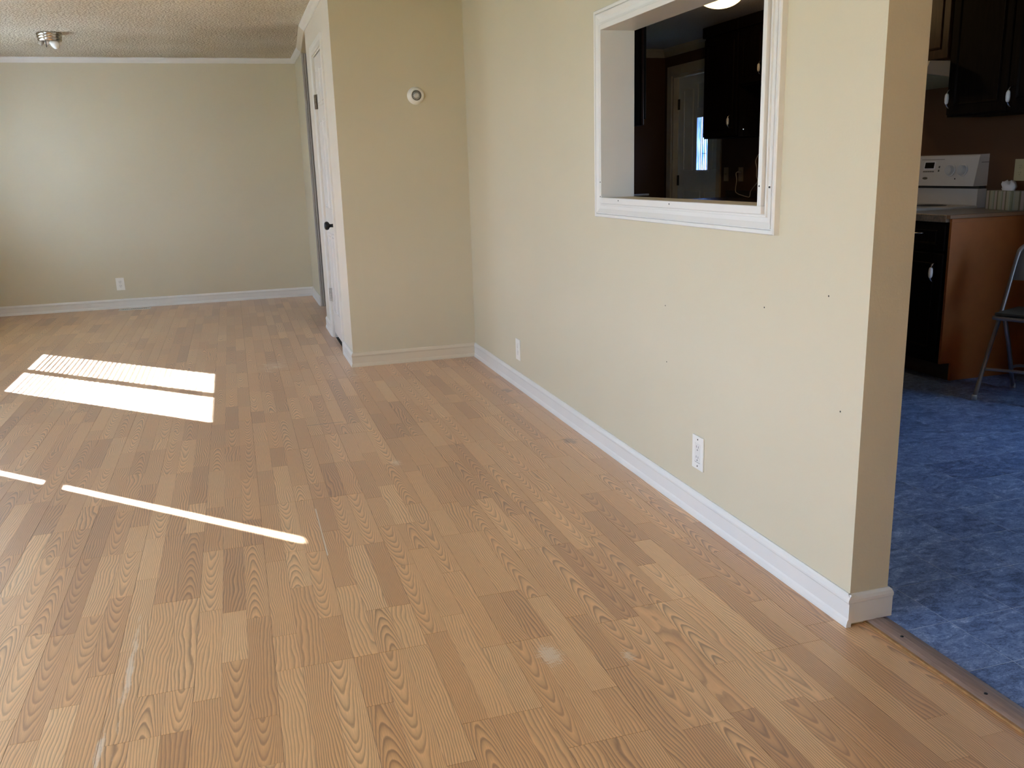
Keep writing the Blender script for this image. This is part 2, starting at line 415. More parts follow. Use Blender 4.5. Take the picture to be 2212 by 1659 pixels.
# ------------------------------------------------------------------ helpers
def box(bm, x0, x1, y0, y1, z0, z1, bev=0.0, seg=1):
    r = bmesh.ops.create_cube(bm, size=1.0)
    vs = r['verts']
    for v in vs:
        v.co = Vector(((x0 + x1) / 2 + v.co.x * (x1 - x0), (y0 + y1) / 2 + v.co.y * (y1 - y0), (z0 + z1) / 2 + v.co.z * (z1 - z0)))
    if bev > 0:
        es = list({e for v in vs for e in v.link_edges})
        bmesh.ops.bevel(bm, geom=es, offset=bev, segments=seg, affect='EDGES', profile=0.6)
    return bm

def B(*a, **k):
    bm = bmesh.new()
    box(bm, *a, **k)
    return bm

def lathe(bm, prof, seg=28, mtx=None):
    """revolve (r, z) profile about local z"""
    rings = []
    for r, z in prof:
        if r < 1e-6:
            rings.append([bm.verts.new((0, 0, z))])
        else:
            rings.append([bm.verts.new((r * math.cos(2 * PI * i / seg), r * math.sin(2 * PI * i / seg), z)) for i in range(seg)])
    for a, b in zip(rings, rings[1:]):
        for i in range(seg):
            j = (i + 1) % seg
            if len(a) == 1 and len(b) == 1: continue
            if len(a) == 1: bm.faces.new((a[0], b[i], b[j]))
            elif len(b) == 1: bm.faces.new((a[i], a[j], b[0]))
            else: bm.faces.new((a[i], a[j], b[j], b[i]))
    if mtx is not None:
        bmesh.ops.transform(bm, matrix=mtx, verts=[v for r in rings for v in r])
    return bm

def tube(bm, pts, r, seg=10, closed=False):
    pts = [Vector(p) for p in pts]
    rings = []
    n = len(pts)
    prev = None
    for i, p in enumerate(pts):
        d = (pts[min(i + 1, n - 1)] - pts[max(i - 1, 0)]).normalized()
        if prev is None:
            up = Vector((0, 0, 1)) if abs(d.z) < 0.9 else Vector((1, 0, 0))
            a = d.cross(up).normalized()
        else:
            a = (prev - d * prev.dot(d)).normalized()
        prev = a
        b = d.cross(a)
        rr = r[i] if isinstance(r, (list, tuple)) else r
        rings.append([bm.verts.new(p + (a * math.cos(2 * PI * k / seg) + b * math.sin(2 * PI * k / seg)) * rr) for k in range(seg)])
    for A, Bq in zip(rings, rings[1:]):
        for k in range(seg):
            j = (k + 1) % seg
            bm.faces.new((A[k], A[j], Bq[j], Bq[k]))
    bm.faces.new(rings[0][::-1]); bm.faces.new(rings[-1])
    return bm

def smooth_path(pts, k=6):
    pts = [Vector(p) for p in pts]
    out = []
    n = len(pts)
    for i in range(n - 1):
        p0, p1, p2, p3 = pts[max(i - 1, 0)], pts[i], pts[i + 1], pts[min(i + 2, n - 1)]
        for s in range(k):
            t = s / k
            out.append(0.5 * ((2 * p1) + (-p0 + p2) * t + (2 * p0 - 5 * p1 + 4 * p2 - p3) * t * t + (-p0 + 3 * p1 - 3 * p2 + p3) * t ** 3))
    out.append(pts[-1])
    return out

def tag(o, label=None, cat=None, group=None, kind=None):
    if label: o['label'] = label
    if cat: o['category'] = cat
    if group: o['group'] = group
    if kind: o['kind'] = kind
    return o

def fin(name, bm, m, shade=False, recalc=True):
    if recalc: bmesh.ops.recalc_face_normals(bm, faces=bm.faces)
    me = bpy.data.meshes.new(name)
    bm.to_mesh(me); bm.free()
    for x in (m if isinstance(m, (list, tuple)) else [m]): me.materials.append(x)
    if shade:
        for f in me.polygons: f.use_smooth = True
    o = bpy.data.objects.new(name, me)
    C.objects.link(o)
    return o

def top(name, bm, m, label, cat, kind=None, group=None, shade=False):
    """a single-mesh thing, origin at the middle of its base"""
    xs = [v.co.x for v in bm.verts]; ys = [v.co.y for v in bm.verts]; zs = [v.co.z for v in bm.verts]
    c = Vector(((min(xs) + max(xs)) / 2, (min(ys) + max(ys)) / 2, min(zs)))
    for v in bm.verts: v.co -= c
    o = fin(name, bm, m, shade)
    o.location = c
    return tag(o, label, cat, group, kind)

def thing(name, label, cat, loc, rotz=0.0, kind=None, group=None):
    o = bpy.data.objects.new(name, None)
    o.empty_display_size = 0.05
    C.objects.link(o)
    o.location = loc; o.rotation_euler = (0, 0, rotz)
    return tag(o, label, cat, group, kind)

def part(name, bm, m, parent, shade=False, world=False, label=None, kind=None, recalc=True):
    """mesh part; coordinates local to the parent (or world coordinates of an unrotated parent when world=True)"""
    if world:
        off = Vector(parent.location)
        q = parent.parent
        while q: off += Vector(q.location); q = q.parent
        for v in bm.verts: v.co -= off
    o = fin(name, bm, m, shade, recalc)
    o.parent = parent
    return tag(o, label, None, None, kind)

def auto_smooth(o, ang=35):
    for f in o.data.polygons: f.use_smooth = True
    try: o.data.set_sharp_from_angle(angle=math.radians(ang))
    except Exception: pass
    return o

# wall slab with rectangular holes: axis 'x' = plane of constant x, running along y
def wall(name, axis, c0, c1, a0, a1, z0, z1, holes, mats, label, neg=0, pos=0, hole=0, ends=None):
    A = sorted({a0, a1, *[h[0] for h in holes], *[h[1] for h in holes]})
    Z = sorted({z0, z1, *[h[2] for h in holes], *[h[3] for h in holes]})
    bm = bmesh.new(); cache = {}
    def V(c, a, z):
        k = (c, a, z)
        if k not in cache: cache[k] = bm.verts.new((c, a, z) if axis == 'x' else (a, c, z))
        return cache[k]
    def solid(i, j):
        if i < 0 or j < 0 or i >= len(A) - 1 or j >= len(Z) - 1: return False
        ca, cz = (A[i] + A[i + 1]) / 2, (Z[j] + Z[j + 1]) / 2
        return not any(h[0] < ca < h[1] and h[2] < cz < h[3] for h in holes)
    def F(vs, mi):
        f = bm.faces.new(vs); f.material_index = mi
    for i in range(len(A) - 1):
        for j in range(len(Z) - 1):
            if not solid(i, j): continue
            p, q, r, s = A[i], A[i + 1], Z[j], Z[j + 1]
            F([V(c0, p, r), V(c0, q, r), V(c0, q, s), V(c0, p, s)], neg)
            F([V(c1, p, r), V(c1, q, r), V(c1, q, s), V(c1, p, s)], pos)
            if not solid(i - 1, j): F([V(c0, p, r), V(c1, p, r), V(c1, p, s), V(c0, p, s)], hole)
            if not solid(i + 1, j): F([V(c0, q, r), V(c1, q, r), V(c1, q, s), V(c0, q, s)], hole)
            if not solid(i, j - 1): F([V(c0, p, r), V(c1, p, r), V(c1, q, r), V(c0, q, r)], hole)
            if not solid(i, j + 1): F([V(c0, p, s), V(c1, p, s), V(c1, q, s), V(c0, q, s)], hole)
    return top(name, bm, mats, label, 'wall', 'structure')

# profile [(out, z)] swept along a mitred polyline in plan; one bmesh for segment i
def sweep_seg(prof, path, i, side):
    P = [Vector((x, y)) for x, y in path]
    def nrm(k):
        d = (P[k + 1] - P[k]).normalized()
        return Vector((-d.y, d.x)) * side
    def mit(k):
        if k == 0: return nrm(0)
        if k == len(P) - 1: return nrm(k - 1)
        a, b = nrm(k - 1), nrm(k)
        m = (a + b).normalized()
        return m / max(0.2, m.dot(a))
    bm = bmesh.new()
    rows = []
    for k in (i, i + 1):
        m = mit(k)
        rows.append([bm.verts.new((P[k].x + m.x * o, P[k].y + m.y * o, z)) for o, z in prof])
    n = len(prof)
    for a in range(n):
        b = (a + 1) % n
        bm.faces.new((rows[0][a], rows[0][b], rows[1][b], rows[1][a]))
    bm.faces.new(rows[0]); bm.faces.new(rows[1][::-1])
    return bm

# mitred frame round a rectangle (y0..y1, z0..z1) lying on plane x = x0 and standing out towards -x; prof = [(u outwards, d)]
def frame_seg(prof, x0, y0, y1, z0, z1, k, out=-1):
    cs = [((y0, z0), (-1, -1)), ((y1, z0), (1, -1)), ((y1, z1), (1, 1)), ((y0, z1), (-1, 1))]
    bm = bmesh.new(); rows = []
    for q in (k, (k + 1) % 4):
        (y, z), (sy, sz) = cs[q]
        rows.append([bm.verts.new((x0 + out * d, y + sy * u, z + sz * u)) for u, d in prof])
    n = len(prof)
    for a in range(n):
        b = (a + 1) % n
        bm.faces.new((rows[0][a], rows[0][b], rows[1][b], rows[1][a]))
    bm.faces.new(rows[0]); bm.faces.new(rows[1][::-1])
    return bm

# ------------------------------------------------------------------ setting: shell
H = 2.314
W = M['wall']
T = 0.119
YT, YF, YC, YJ = 3.8514, 7.5478, 5.4895, 6.7065
XC, XR = -0.8138, -0.7459
OY0, OY1, OZ0, OZ1 = 0.4737, 1.6223, 1.0891, 1.7304

wr = wall('wall_right', 'x', 0.0, T, 0.0, 5.49, 0, H, [(OY0 - .001, OY1 + .001, OZ0 - .001, OZ1 + .001)], [W, M['brown_wall']],
     'long cream wall pierced by the white framed pass-through', 0, 1, 0)
for y, z in ((.4531, .7957), (.158, .8662), (1.0721, .5094), (1.0883, .7151), (.0842, .5718)):
    q = lathe(bmesh.new(), [(0, .0004), (.0024, .0004), (.0030, -.001)], 10, Matrix.Translation((0, y, z)) @ Matrix.Rotation(-PI / 2, 4, 'Y'))
    part('nail_hole', q, M['slot'], wr, world=True)
wall('wall_front_right', 'x', 0.0, T, -4.3, -1.5, 0, H, [], [W, M['brown_wall']], 'cream wall on the near side of the kitchen doorway', 0, 1, 0)
wall('wall_back', 'y', YT, YT + .1, XC + .1, 0.0, 0, H, [], [W], 'narrow cream wall that carries the round thermostat')
DY0, DY1, DZ = 4.365, 4.995, 2.03
wall('wall_closet', 'x', XC, XC + .1, YT, YC, 0, H, [(DY0, DY1, -.01, DZ)], [M['closet_wall'], W], 'narrow off-white wall around the white closet door', 0, 1, 1)
wall('wall_closet_back', 'y', YC - .09, YC, XC + .1, 0.0, 0, H, [], [W], 'cream wall behind the closet, along the hall')
wall('wall_far', 'y', YF, YF + .12, XL, 1.7, 0, H, [], [W], 'far cream wall with one outlet near the floor')
wall('wall_return', 'x', XR, XR + .1, YJ + .02, YF, 0, H, [], [W], 'short cream return wall beside the hall opening')
wall('wall_left', 'x', XL - .12, XL, -4.3, YF, 0, H, [h for h in WIN], [W], 'cream outside wall with the sunny windows')
wall('wall_front', 'y', -4.42, -4.3, XL, 2.92, 0, H, [], [W], 'cream wall behind the viewer')
XK, YK = 2.80, 6.67
ED = (5.60, 6.50, -.01, 2.05)
wall('wall_kitchen', 'x', XK, XK + .12, -4.3, YK, 0, H, [ED, KW, KW2], [M['brown_wall']], 'brown kitchen wall behind the range and cabinets')
wall('wall_kitchen_back', 'y', YK, YK + .1, 1.6, XK, 0, H, [], [M['brown_wall']], 'brown end wall of the kitchen beside the outside door')
wall('wall_hall_end', 'x', 1.6, 1.7, 5.49, YF, 0, H, [], [W, M['brown_wall']], 'wall closing the hall behind the kitchen')
wall('wall_kitchen_left', 'y', 5.49, 5.58, T, 1.6, 0, H, [], [W], 'wall between hall and kitchen')
bm = bmesh.new()
r0 = [bm.verts.new((x, y, 2.2625)) for x, y in ((XC, YC), (XC + .1, YC), (XR + .1, YJ + .0195), (XR, YJ + .0195))]
r1 = [bm.verts.new((v.co.x, v.co.y, H)) for v in r0]
for k in range(4):
    j = (k + 1) % 4; bm.faces.new((r0[k], r0[j], r1[j], r1[k]))
bm.faces.new(r0); bm.faces.new(r1[::-1])
top('wall_header', bm, W, 'low cream header over the hall opening', 'wall', 'structure')

top('ceiling', B(XL - .12, 0.06, -4.42, YF + .12, H, H + .08), M['popcorn'], 'off-white popcorn ceiling of the empty living room', 'ceiling', 'structure')
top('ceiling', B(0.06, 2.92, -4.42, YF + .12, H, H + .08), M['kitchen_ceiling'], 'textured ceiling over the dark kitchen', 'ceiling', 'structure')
top('ground', B(-40, 40, -40, 40, -0.75, -0.65), M['ground'], 'lawn outside the windows', 'ground', 'structure')

# ------------------------------------------------------------------ living room floor: every oak strip is a piece
FLX1 = 0.047
floor = thing('floor', 'oak strip laminate floor of the empty living room', 'floor', (0, 0, 0), kind='structure')
part('underlay', B(XL, FLX1 - .001, -4.3, YF, -0.06, -0.0025), M['under'], floor)

def proj(p):
    d = Vector(p) - camo.location
    R = Euler((1.3327, 0.0293, -0.3015)).to_matrix()
    q = R.transposed() @ d
    if q.z > -0.05: return None
    return (1106 + 1917.5 * q.x / -q.z, 829.5 - 1917.5 * q.y / -q.z)

def area_in_view(x0, x1, y0, y1, z=0.0):
    ps = [proj((x, y, z)) for x, y in ((x0, y0), (x1, y0), (x1, y1), (x0, y1))]
    if any(p is None for p in ps): return 0.0
    cx = sum(p[0] for p in ps) / 4; cy = sum(p[1] for p in ps) / 4
    if not (-30 < cx < 2242 and -30 < cy < 1689): return 0.0
    a = 0
    for i in range(4):
        a += ps[i][0] * ps[(i + 1) % 4][1] - ps[(i + 1) % 4][0] * ps[i][1]
    return abs(a) / 2

def piece_mesh(name, rects, m, z, ch, depth, attrs):
    """low slabs with chamfered upper edges; attrs: list of dicts per rect"""
    vs, fs, u, sd, tn = [], [], [], [], []
    for (x0, x1, y0, y1), at in zip(rects, attrs):
        b = len(vs); cx = (x0 + x1) / 2
        ring = [(x0, y0), (x1, y0), (x1, y1), (x0, y1)]
        ins = [(x0 + ch, y0 + ch), (x1 - ch, y0 + ch), (x1 - ch, y1 - ch), (x0 + ch, y1 - ch)]
        dz = at.get('dz', 0)
        for x, y in ring: vs.append((x, y, z - depth))
        for x, y in ring: vs.append((x, y, z + dz - ch * .6))
        for x, y in ins: vs.append((x, y, z + dz))
        fs.append((b + 8, b + 9, b + 10, b + 11))
        for i in range(4):
            j = (i + 1) % 4
            fs.append((b + i, b + j, b + 4 + j, b + 4 + i)); fs.append((b + 4 + i, b + 4 + j, b + 8 + j, b + 8 + i))
        for i in range(12):
            u.append(vs[b + i][0] - cx); sd.append(at['seed']); tn.append(at['tone'])
    return vs, fs, u, sd, tn

def build_pieces(name, rects, m, parent, z, ch, depth, attrs, origin, kind=None):
    vs, fs, u, sd, tn = piece_mesh(name, rects, m, z, ch, depth, attrs)
    ox, oy = origin
    vs = [(x - ox, y - oy, zz) for x, y, zz in vs]
    me = bpy.data.meshes.new(name); me.from_pydata(vs, [], fs); me.materials.append(m)
    for nm, data in (('u', u), ('seed', sd), ('tone', tn)):
        a = me.attributes.new(nm, 'FLOAT', 'POINT'); a.data.foreach_set('value', data)
    me.update()
    o = bpy.data.objects.new(name, me); C.objects.link(o)
    o.parent = parent; o.location = (ox, oy, 0)
    if kind: o['kind'] = kind
    return o

rng = random.Random(21)
strips = []
SW = 0.065
kmin = math.floor((XL + 1.28) / (3 * SW)); x_b = -1.28
board = kmin
while True:
    bx = x_b + board * 3 * SW
    if bx > FLX1: break
    y = -4.3 - rng.random() * 1.2
    while y < YF:
        ye = y + 1.21
        base = rng.random()
        for s in range(3):
            x0, x1 = bx + s * SW, bx + (s + 1) * SW
            x0c, x1c = max(x0, XL), min(x1, FLX1)
            if x1c - x0c < 0.008: continue
            yy = y
            cut = rng.choice([[.30, .47, .44], [.46, .28, .47], [.18, .50, .53], [.42, .45, .34], [.24, .47, .50], [.50, .48, .23]])
            for l in cut:
                a, b = max(yy, -4.3), min(yy + l, YF)
                yy += l
                if b - a > 0.01:
                    gl = 0.0004 if s == 0 else 0.0002
                    gr = 0.0004 if s == 2 else 0.0002
                    strips.append(((x0c + gl, x1c - gr, a + .0003, b - .0003),
                                   dict(seed=rng.random(), tone=min(1, max(0, rng.gauss(.52, .20))), dz=rng.uniform(-.0001, .0001))))
        y = ye
    board += 1
strips.sort(key=lambda s: -area_in_view(*s[0]))
for r, at in strips[:300]:
    build_pieces('plank', [r], M['oak'], floor, 0, .0003, .0024, [at], ((r[0] + r[1]) / 2, (r[2] + r[3]) / 2))
rest = strips[300:]
build_pieces('plank_field', [r for r, _ in rest], M['oak'], floor, 0, .0003, .0024, [a for _, a in rest], (0, 0), 'stuff')

# kitchen floor: vinyl tiles, each a piece
kfloor = thing('floor', 'blue slate patterned vinyl tile floor of the kitchen', 'floor', (0.12, 0, 0), kind='structure')
part('joint_bed', B(0.05, XK, -4.3, YK, -0.06, -0.0006), M['grout'], kfloor, world=True)
tiles = []
TX, TY = 0.472 - 0.2105 * 2, 0.134
nx = int((XK - TX) / .2105) + 1
for i in range(-1, nx):
    for j in range(-22, 32):
        x0, x1 = TX + i * .2105, TX + (i + 1) * .2105
        y0, y1 = TY + j * .2095, TY + (j + 1) * .2095
        x0, x1, y0, y1 = max(x0, .07), min(x1, XK), max(y0, -4.3), min(y1, YK)
        if x1 - x0 < .01 or y1 - y0 < .01: continue
        tiles.append(((x0 + .0009, x1 - .0009, y0 + .0009, y1 - .0009), dict(seed=rng.random(), tone=rng.random(), dz=0)))
tiles.sort(key=lambda s: -area_in_view(*s[0]))
for r, at in tiles[:220]:
    build_pieces('tile', [r], M['vinyl'], kfloor, 0, .0006, .0012, [at], ((r[0] + r[1]) / 2, (r[2] + r[3]) / 2))
for o in kfloor.children:
    if o.name.startswith('tile'): o.location.x -= .12
tf = build_pieces('tile_field', [r for r, _ in tiles[220:]], M['vinyl'], kfloor, 0, .0006, .0012, [a for _, a in tiles[220:]], (0, 0), 'stuff')
tf.location.x = -.12
# hall floor continues as laminate
top('floor', B(FLX1 + .001, 1.6, 5.60, YF, -.05, 0.0), M['under'], 'shadowed hall floor beyond the closet', 'floor', 'structure')

# transition strip in the doorway
ts = thing('trim_1', 'worn wooden transition strip between laminate and blue vinyl', 'trim', (0.086, -0.75, 0), kind='structure')
bm = bmesh.new()
prof = [(0.055, 0.0), (0.055, 0.006), (0.064, 0.0095), (0.082, 0.011), (0.102, 0.009), (0.122, 0.002), (0.122, 0.0)]
rows = [[bm.verts.new((x, y, z)) for x, z in prof] for y in (-1.49, -0.001)]
for a in range(len(prof)):
    b = (a + 1) % len(prof)
    bm.faces.new((rows[0][a], rows[0][b], rows[1][b], rows[1][a]))
bm.faces.new(rows[0]); bm.faces.new(rows[1][::-1])
part('strip_board', bm, M['strip'], ts, world=True)
part('raw_edge', B(0.0475, 0.0545, -1.49, -0.001, -0.002, 0.0052), M['raw_edge'], ts, world=True)
for sy in (-0.112, -0.385, -0.66, -0.95):
    b2 = lathe(bmesh.new(), [(0, .0015), (.003, .0018), (.0045, .0008), (.0045, -.001)], 12, Matrix.Translation((0.078, sy, 0.0107)))
    part('screw', b2, M['black'], ts, world=True, shade=True)

# ------------------------------------------------------------------ baseboards, crown
BP = [(0, 0), (.0155, 0), (.0155, .006), (.0125, .018), (.0095, .024), (.0095, .066), (.0118, .070), (.0118, .076), (.008, .086), (.004, .0917), (0, .0917)]
def bb(name, path, i, side, m, label):
    o = top(name, sweep_seg(BP, path, i, side), m, label, 'baseboard', 'structure')
    return o
pA = [(XC, 4.30), (XC, YT), (0, YT), (0, 0), (T, 0), (T, 2.0)]
bb('baseboard_closet_right', pA, 0, -1, M['white'], 'short white baseboard between closet door and corner')
bb('baseboard_back', pA, 1, -1, M['trim_cream'], 'cream painted baseboard under the thermostat wall')
bb('baseboard_right', [(XC, YT), (0, YT), (0, -.0115)], 1, -1, M['white'], 'long white baseboard below the pass-through wall')
BP_KEEP = BP
BP = [(0, .010), (.0105, .010), (.0105, .068), (.0118, .070), (.0118, .078), (.009, .086), (.004, .0917), (0, .0917)]
bb('baseboard_end', [(-.0085, 0), (T, 0), (T, 2.0)], 0, -1, M['white'], 'short white baseboard wrapped on the end of the wall by the doorway')
bb('baseboard_kitchen', [(-.0085, 0), (T, 0), (T, 2.0)], 1, -1, M['white'], 'white baseboard on the kitchen side of the dividing wall')
BP = BP_KEEP
pB = [(XC, YC), (XC, 5.06)]
bb('baseboard_closet_left', pB, 0, -1, M['white'], 'white baseboard stub left of the closet door')
pC = [(XL, YF), (XR, YF), (XR, YJ + .02)]
bb('baseboard_far', pC, 0, -1, M['white'], 'white baseboard along the far wall')
bb('baseboard_return', pC, 1, -1, M['white'], 'white baseboard on the short return wall by the hall')

CP = [(0, H), (.040, H), (.040, H - .008), (.028, H - .022), (.012, H - .036), (.006, H - .046), (0, H - .046)]
def cr_(name, path, i, side, m, label):
    return top(name, sweep_seg(CP, path, i, side), m, label, 'crown molding', 'structure')
pD = [(XL, YF), (XR, YF), (XR, YJ)]
cr_('trim_2', pD, 0, -1, M['white'], 'white crown molding along the far wall')
cr_('trim_3', pD, 1, -1, M['white'], 'white crown molding on the short return wall')
cr_('trim_4', [(XR, YJ), (XC, YC)], 0, -1, M['trim_cream'], 'cream crown molding across the hall opening')
cr_('trim_5', [(XC, YC), (XC, YT), (0, YT)], 0, -1, M['white'], 'white crown molding above the closet door')
pK = [(1.6, YK), (XK, YK), (XK, 5.345)]
KP = [(0, H), (.05, H), (.05, H - .01), (.03, H - .03), (.015, H - .065), (.008, H - .075), (0, H - .075)]
M['kcrown'] = mat('beige crown paint', (0.48, 0.42, 0.30), 0.5, var=0.04)
for i, nm in enumerate(('trim_6', 'trim_7')):
    top(nm, sweep_seg(KP, pK, i, -1), M['kcrown'], ['beige crown molding on the kitchen end wall', 'beige crown molding above the outside door'][i], 'crown molding', 'structure')
top('trim_8', B(2.2, 2.62, YK - .03, YK, .905, .925, bev=.004), M['white'], 'thin white ledge low on the kitchen end wall', 'trim', 'structure')

# grey hall jamb
jb = thing('trim_9', 'grey hall door jamb with dark grooves', 'trim', (XR + .05, YJ, 0), kind='structure')
part('jamb_board', B(XR - .002, XR + .016, YJ, YJ + .02, 0, 2.262, bev=.002), M['grey_jamb'], jb, world=True)
part('jamb_stop', B(XR + .019, XR + .034, YJ - .004, YJ + .02, 0, 2.262, bev=.002), M['grey_jamb'], jb, world=True)
part('jamb_edge', B(XR + .037, XR + .1, YJ, YJ + .02, 0, 2.262, bev=.002), M['grey_jamb'], jb, world=True)
part('groove_backing', B(XR, XR + .1, YJ + .008, YJ + .0195, 0, 2.262), M['grey_dark'], jb, world=True)

# ------------------------------------------------------------------ pass-through frame
pt = thing('trim_10', 'white molded frame lining the kitchen pass-through', 'trim', (0, (OY0 + OY1) / 2, OZ0 - .08), kind='structure')
CASE = [(.022, 0), (.022, .013), (.027, .0150), (.0315, .0145), (.0325, .009), (.0345, .0095), (.046, .0115), (.056, .0160), (.0625, .019), (.0635, .013), (.0655, .013), (.067, .0195), (.077, .0205), (.080, .017), (.080, 0)]
for k in range(4):
    part('casing', frame_seg(CASE, 0, OY0, OY1, OZ0, OZ1, k), M['white'], pt, world=True)
X0, X1 = -.0245, T + .004
part('side_liner', B(X0, X1, OY1, OY1 + .019, OZ0 - .018, OZ1 + .018, bev=.0012), M['white'], pt, world=True)
part('side_liner', B(X0, X1, OY0 - .019, OY0, OZ0 - .0005, OZ1 + .018, bev=.0012), M['white'], pt, world=True)
part('head_liner', B(X0, X1, OY0 + .0003, OY1 - .0003, OZ1, OZ1 + .020, bev=.0012), M['white'], pt, world=True)
part('sill_board', B(X0, -.006, OY0 - .021, OY1 + .001, OZ0 - .023, OZ0, bev=.0012), M['white'], pt, world=True)
part('sill_ledge', B(-.0058, X1, OY0, OY1, OZ0 - .023, OZ0 - .0012), M['sill'], pt, world=True, label='beige ledge of the sill')
for y, z, u in ((1.630, 1.150, 0), (1.630, 1.092, 0), (1.45, OZ0 - .009, 0), (1.02, OZ0 - .0095, 0), (OY0 - .009, 1.145, 0), (OY0 - .047, 1.142, .008)):
    b2 = lathe(bmesh.new(), [(0, .001), (.0022, .001), (.0028, 0), (.0028, -.002)], 10, Matrix.Translation((X0 + u, y, z)) @ Matrix.Rotation(-PI / 2, 4, 'Y'))
    part('nail_head', b2, M['slot'], pt, world=True)

# ------------------------------------------------------------------ closet door
d1 = thing('door_1', 'white closet door with a round black knob', 'door', (XC, (DY0 + DY1) / 2, 0), kind='structure')
CC = [(0, 0), (0, .009), (.008, .012), (.03, .012), (.045, .015), (.062, .016), (.065, .012), (.065, 0)]
def leg(y_in, sgn, z1):
    bm = bmesh.new()
    rows = [[bm.verts.new((XC - d, y_in + sgn * u, z + (u if z > 1 else 0))) for u, d in CC] for z in (0.002, z1)]
    n = len(CC)
    for a in range(n):
        b = (a + 1) % n
        bm.faces.new((rows[0][a], rows[0][b], rows[1][b], rows[1][a]))
    bm.faces.new(rows[0]); bm.faces.new(rows[1][::-1])
    return bm
part('side_casing', leg(DY0, -1, DZ), M['white'], d1, world=True)
part('side_casing', leg(DY1, 1, DZ), M['white'], d1, world=True)
bm = bmesh.new()
rows = []
for y, s in ((DY0, -1), (DY1, 1)):
    rows.append([bm.verts.new((XC - d, y + s * u, DZ + u)) for u, d in CC])
n = len(CC)
for a in range(n):
    b = (a + 1) % n
    bm.faces.new((rows[0][a], rows[0][b], rows[1][b], rows[1][a]))
bm.faces.new(rows[0]); bm.faces.new(rows[1][::-1])
part('head_casing', bm, M['white'], d1, world=True)
part('jamb', B(XC + .001, XC + .1, DY0, DY0 + .010, 0, DZ), M['white'], d1, world=True)
part('jamb', B(XC + .001, XC + .1, DY1 - .010, DY1, 0, DZ), M['white'], d1, world=True)
part('head_jamb', B(XC + .001, XC + .1, DY0 + .01, DY1 - .01, DZ - .008, DZ), M['white'], d1, world=True)
SX = XC + .006
slab = part('slab', B(SX, SX + .034, DY0 + .013, DY1 - .013, .042, DZ - .014, bev=.0015), M['door_white'], d1, world=True)
for (ya, yb) in ((4.455, 4.655), (4.705, 4.905)):
    for (za, zb) in ((.22, .80), (.98, 1.58), (1.68, 1.92)):
        bm = bmesh.new()
        pr = [(0, 0), (.004, .004), (.012, .0045), (.020, .001), (.03, .001)]
        PF = [(-.006, 0), (-.004, .0035), (.0, .0035), (.004, 0)]
        for k in range(4):
            q = frame_seg(PF, SX, ya, yb, za, zb, k)
            me = bpy.data.meshes.new('tmp'); q.to_mesh(me); q.free(); bm.from_mesh(me); bpy.data.meshes.remove(me)
        box(bm, SX - .004, SX, ya + .022, yb - .022, za + .022, zb - .022, bev=.003)
        for v in bm.verts: v.co -= Vector(d1.location)
        o = fin('raised_panel', bm, M['door_white']); o.parent = slab
for z, m_ in ((1.72, 'bronze'), (.33, 'steel_hinge')):
    bm = bmesh.new()
    box(bm, SX - .003, SX + .001, DY1 - .055, DY1 - .014, z - .05, z + .05, bev=.001)
    box(bm, XC - .013, XC - .010, DY1 - .006, DY1 + .002, z - .05, z + .05)
    tube(bm, [(SX - .008, DY1 - .010, z - .05), (SX - .008, DY1 - .010, z + .05)], .006, 8)
    part('hinge', bm, M[m_], d1, world=True)
kb = lathe(bmesh.new(), [(0, 0), (.028, 0), (.028, .004), (.020, .008), (.012, .012), (.0105, .030), (.016, .036), (.026, .042), (.0295, .052), (.027, .062), (.018, .069), (0, .071)], 24,
           Matrix.Translation((SX, DY0 + .068, .872)) @ Matrix.Rotation(-PI / 2, 4, 'Y'))
part('knob', kb, M['black'], d1, world=True, shade=True)
top('floor', B(XC + .010, -.01, DY0 + .0105, DY1 - .0105, -.002, .0015), M['grey_dark'], 'near-black sheet painting the shade in the gap under the closet door', 'floor', 'structure')  # near-black sheet added to stand for the shade under the door

# ------------------------------------------------------------------ windows (left wall, beyond the frame: they light the room)
for i, (a, b, c, d) in enumerate(WIN):
    wo = thing('window_%d' % (i + 1), ['twin window with raised mini blind slats by the far wall', 'window with a drawn white curtain in the left wall', 'wide bare window opposite the pass-through'][i], 'window', (XL - .06, (a + b) / 2, c), kind='structure')
    xf0, xf1 = XL - .085, XL - .045
    for bx_ in ((xf0, xf1, a, a + .03, c, d), (xf0, xf1, b - .004, b, c, d), (xf0, xf1, a + .03, b - .004, c, c + .004), (xf0, xf1, a + .03, b - .004, d - .02, d)):
        part('frame_rail', B(*bx_), M['white'], wo, world=True)
    if i == 0: part('mullion', B(xf0, xf1, 5.825, 5.90, c, d), M['white'], wo, world=True)
    if i == 1: part('meeting_rail', B(xf0, xf1, a, b, 1.34, 1.385), M['white'], wo, world=True)
    if i == 2:
        for yy in (-1.2, -.05): part('mullion', B(xf0, xf1, yy - .03, yy + .03, c, d), M['white'], wo, world=True)
    part('pane', B(XL - .067, XL - .063, a, b, c, d), M['glass'], wo, world=True)
bl = thing('window_blind', 'white mini blind of thin slats in the far twin window', 'blind', (XL - .02, 5.84, .85))
part('head_rail', B(XL - .035, XL - .005, 5.2, 6.48, 1.925, 1.948), M['slat'], bl, world=True)
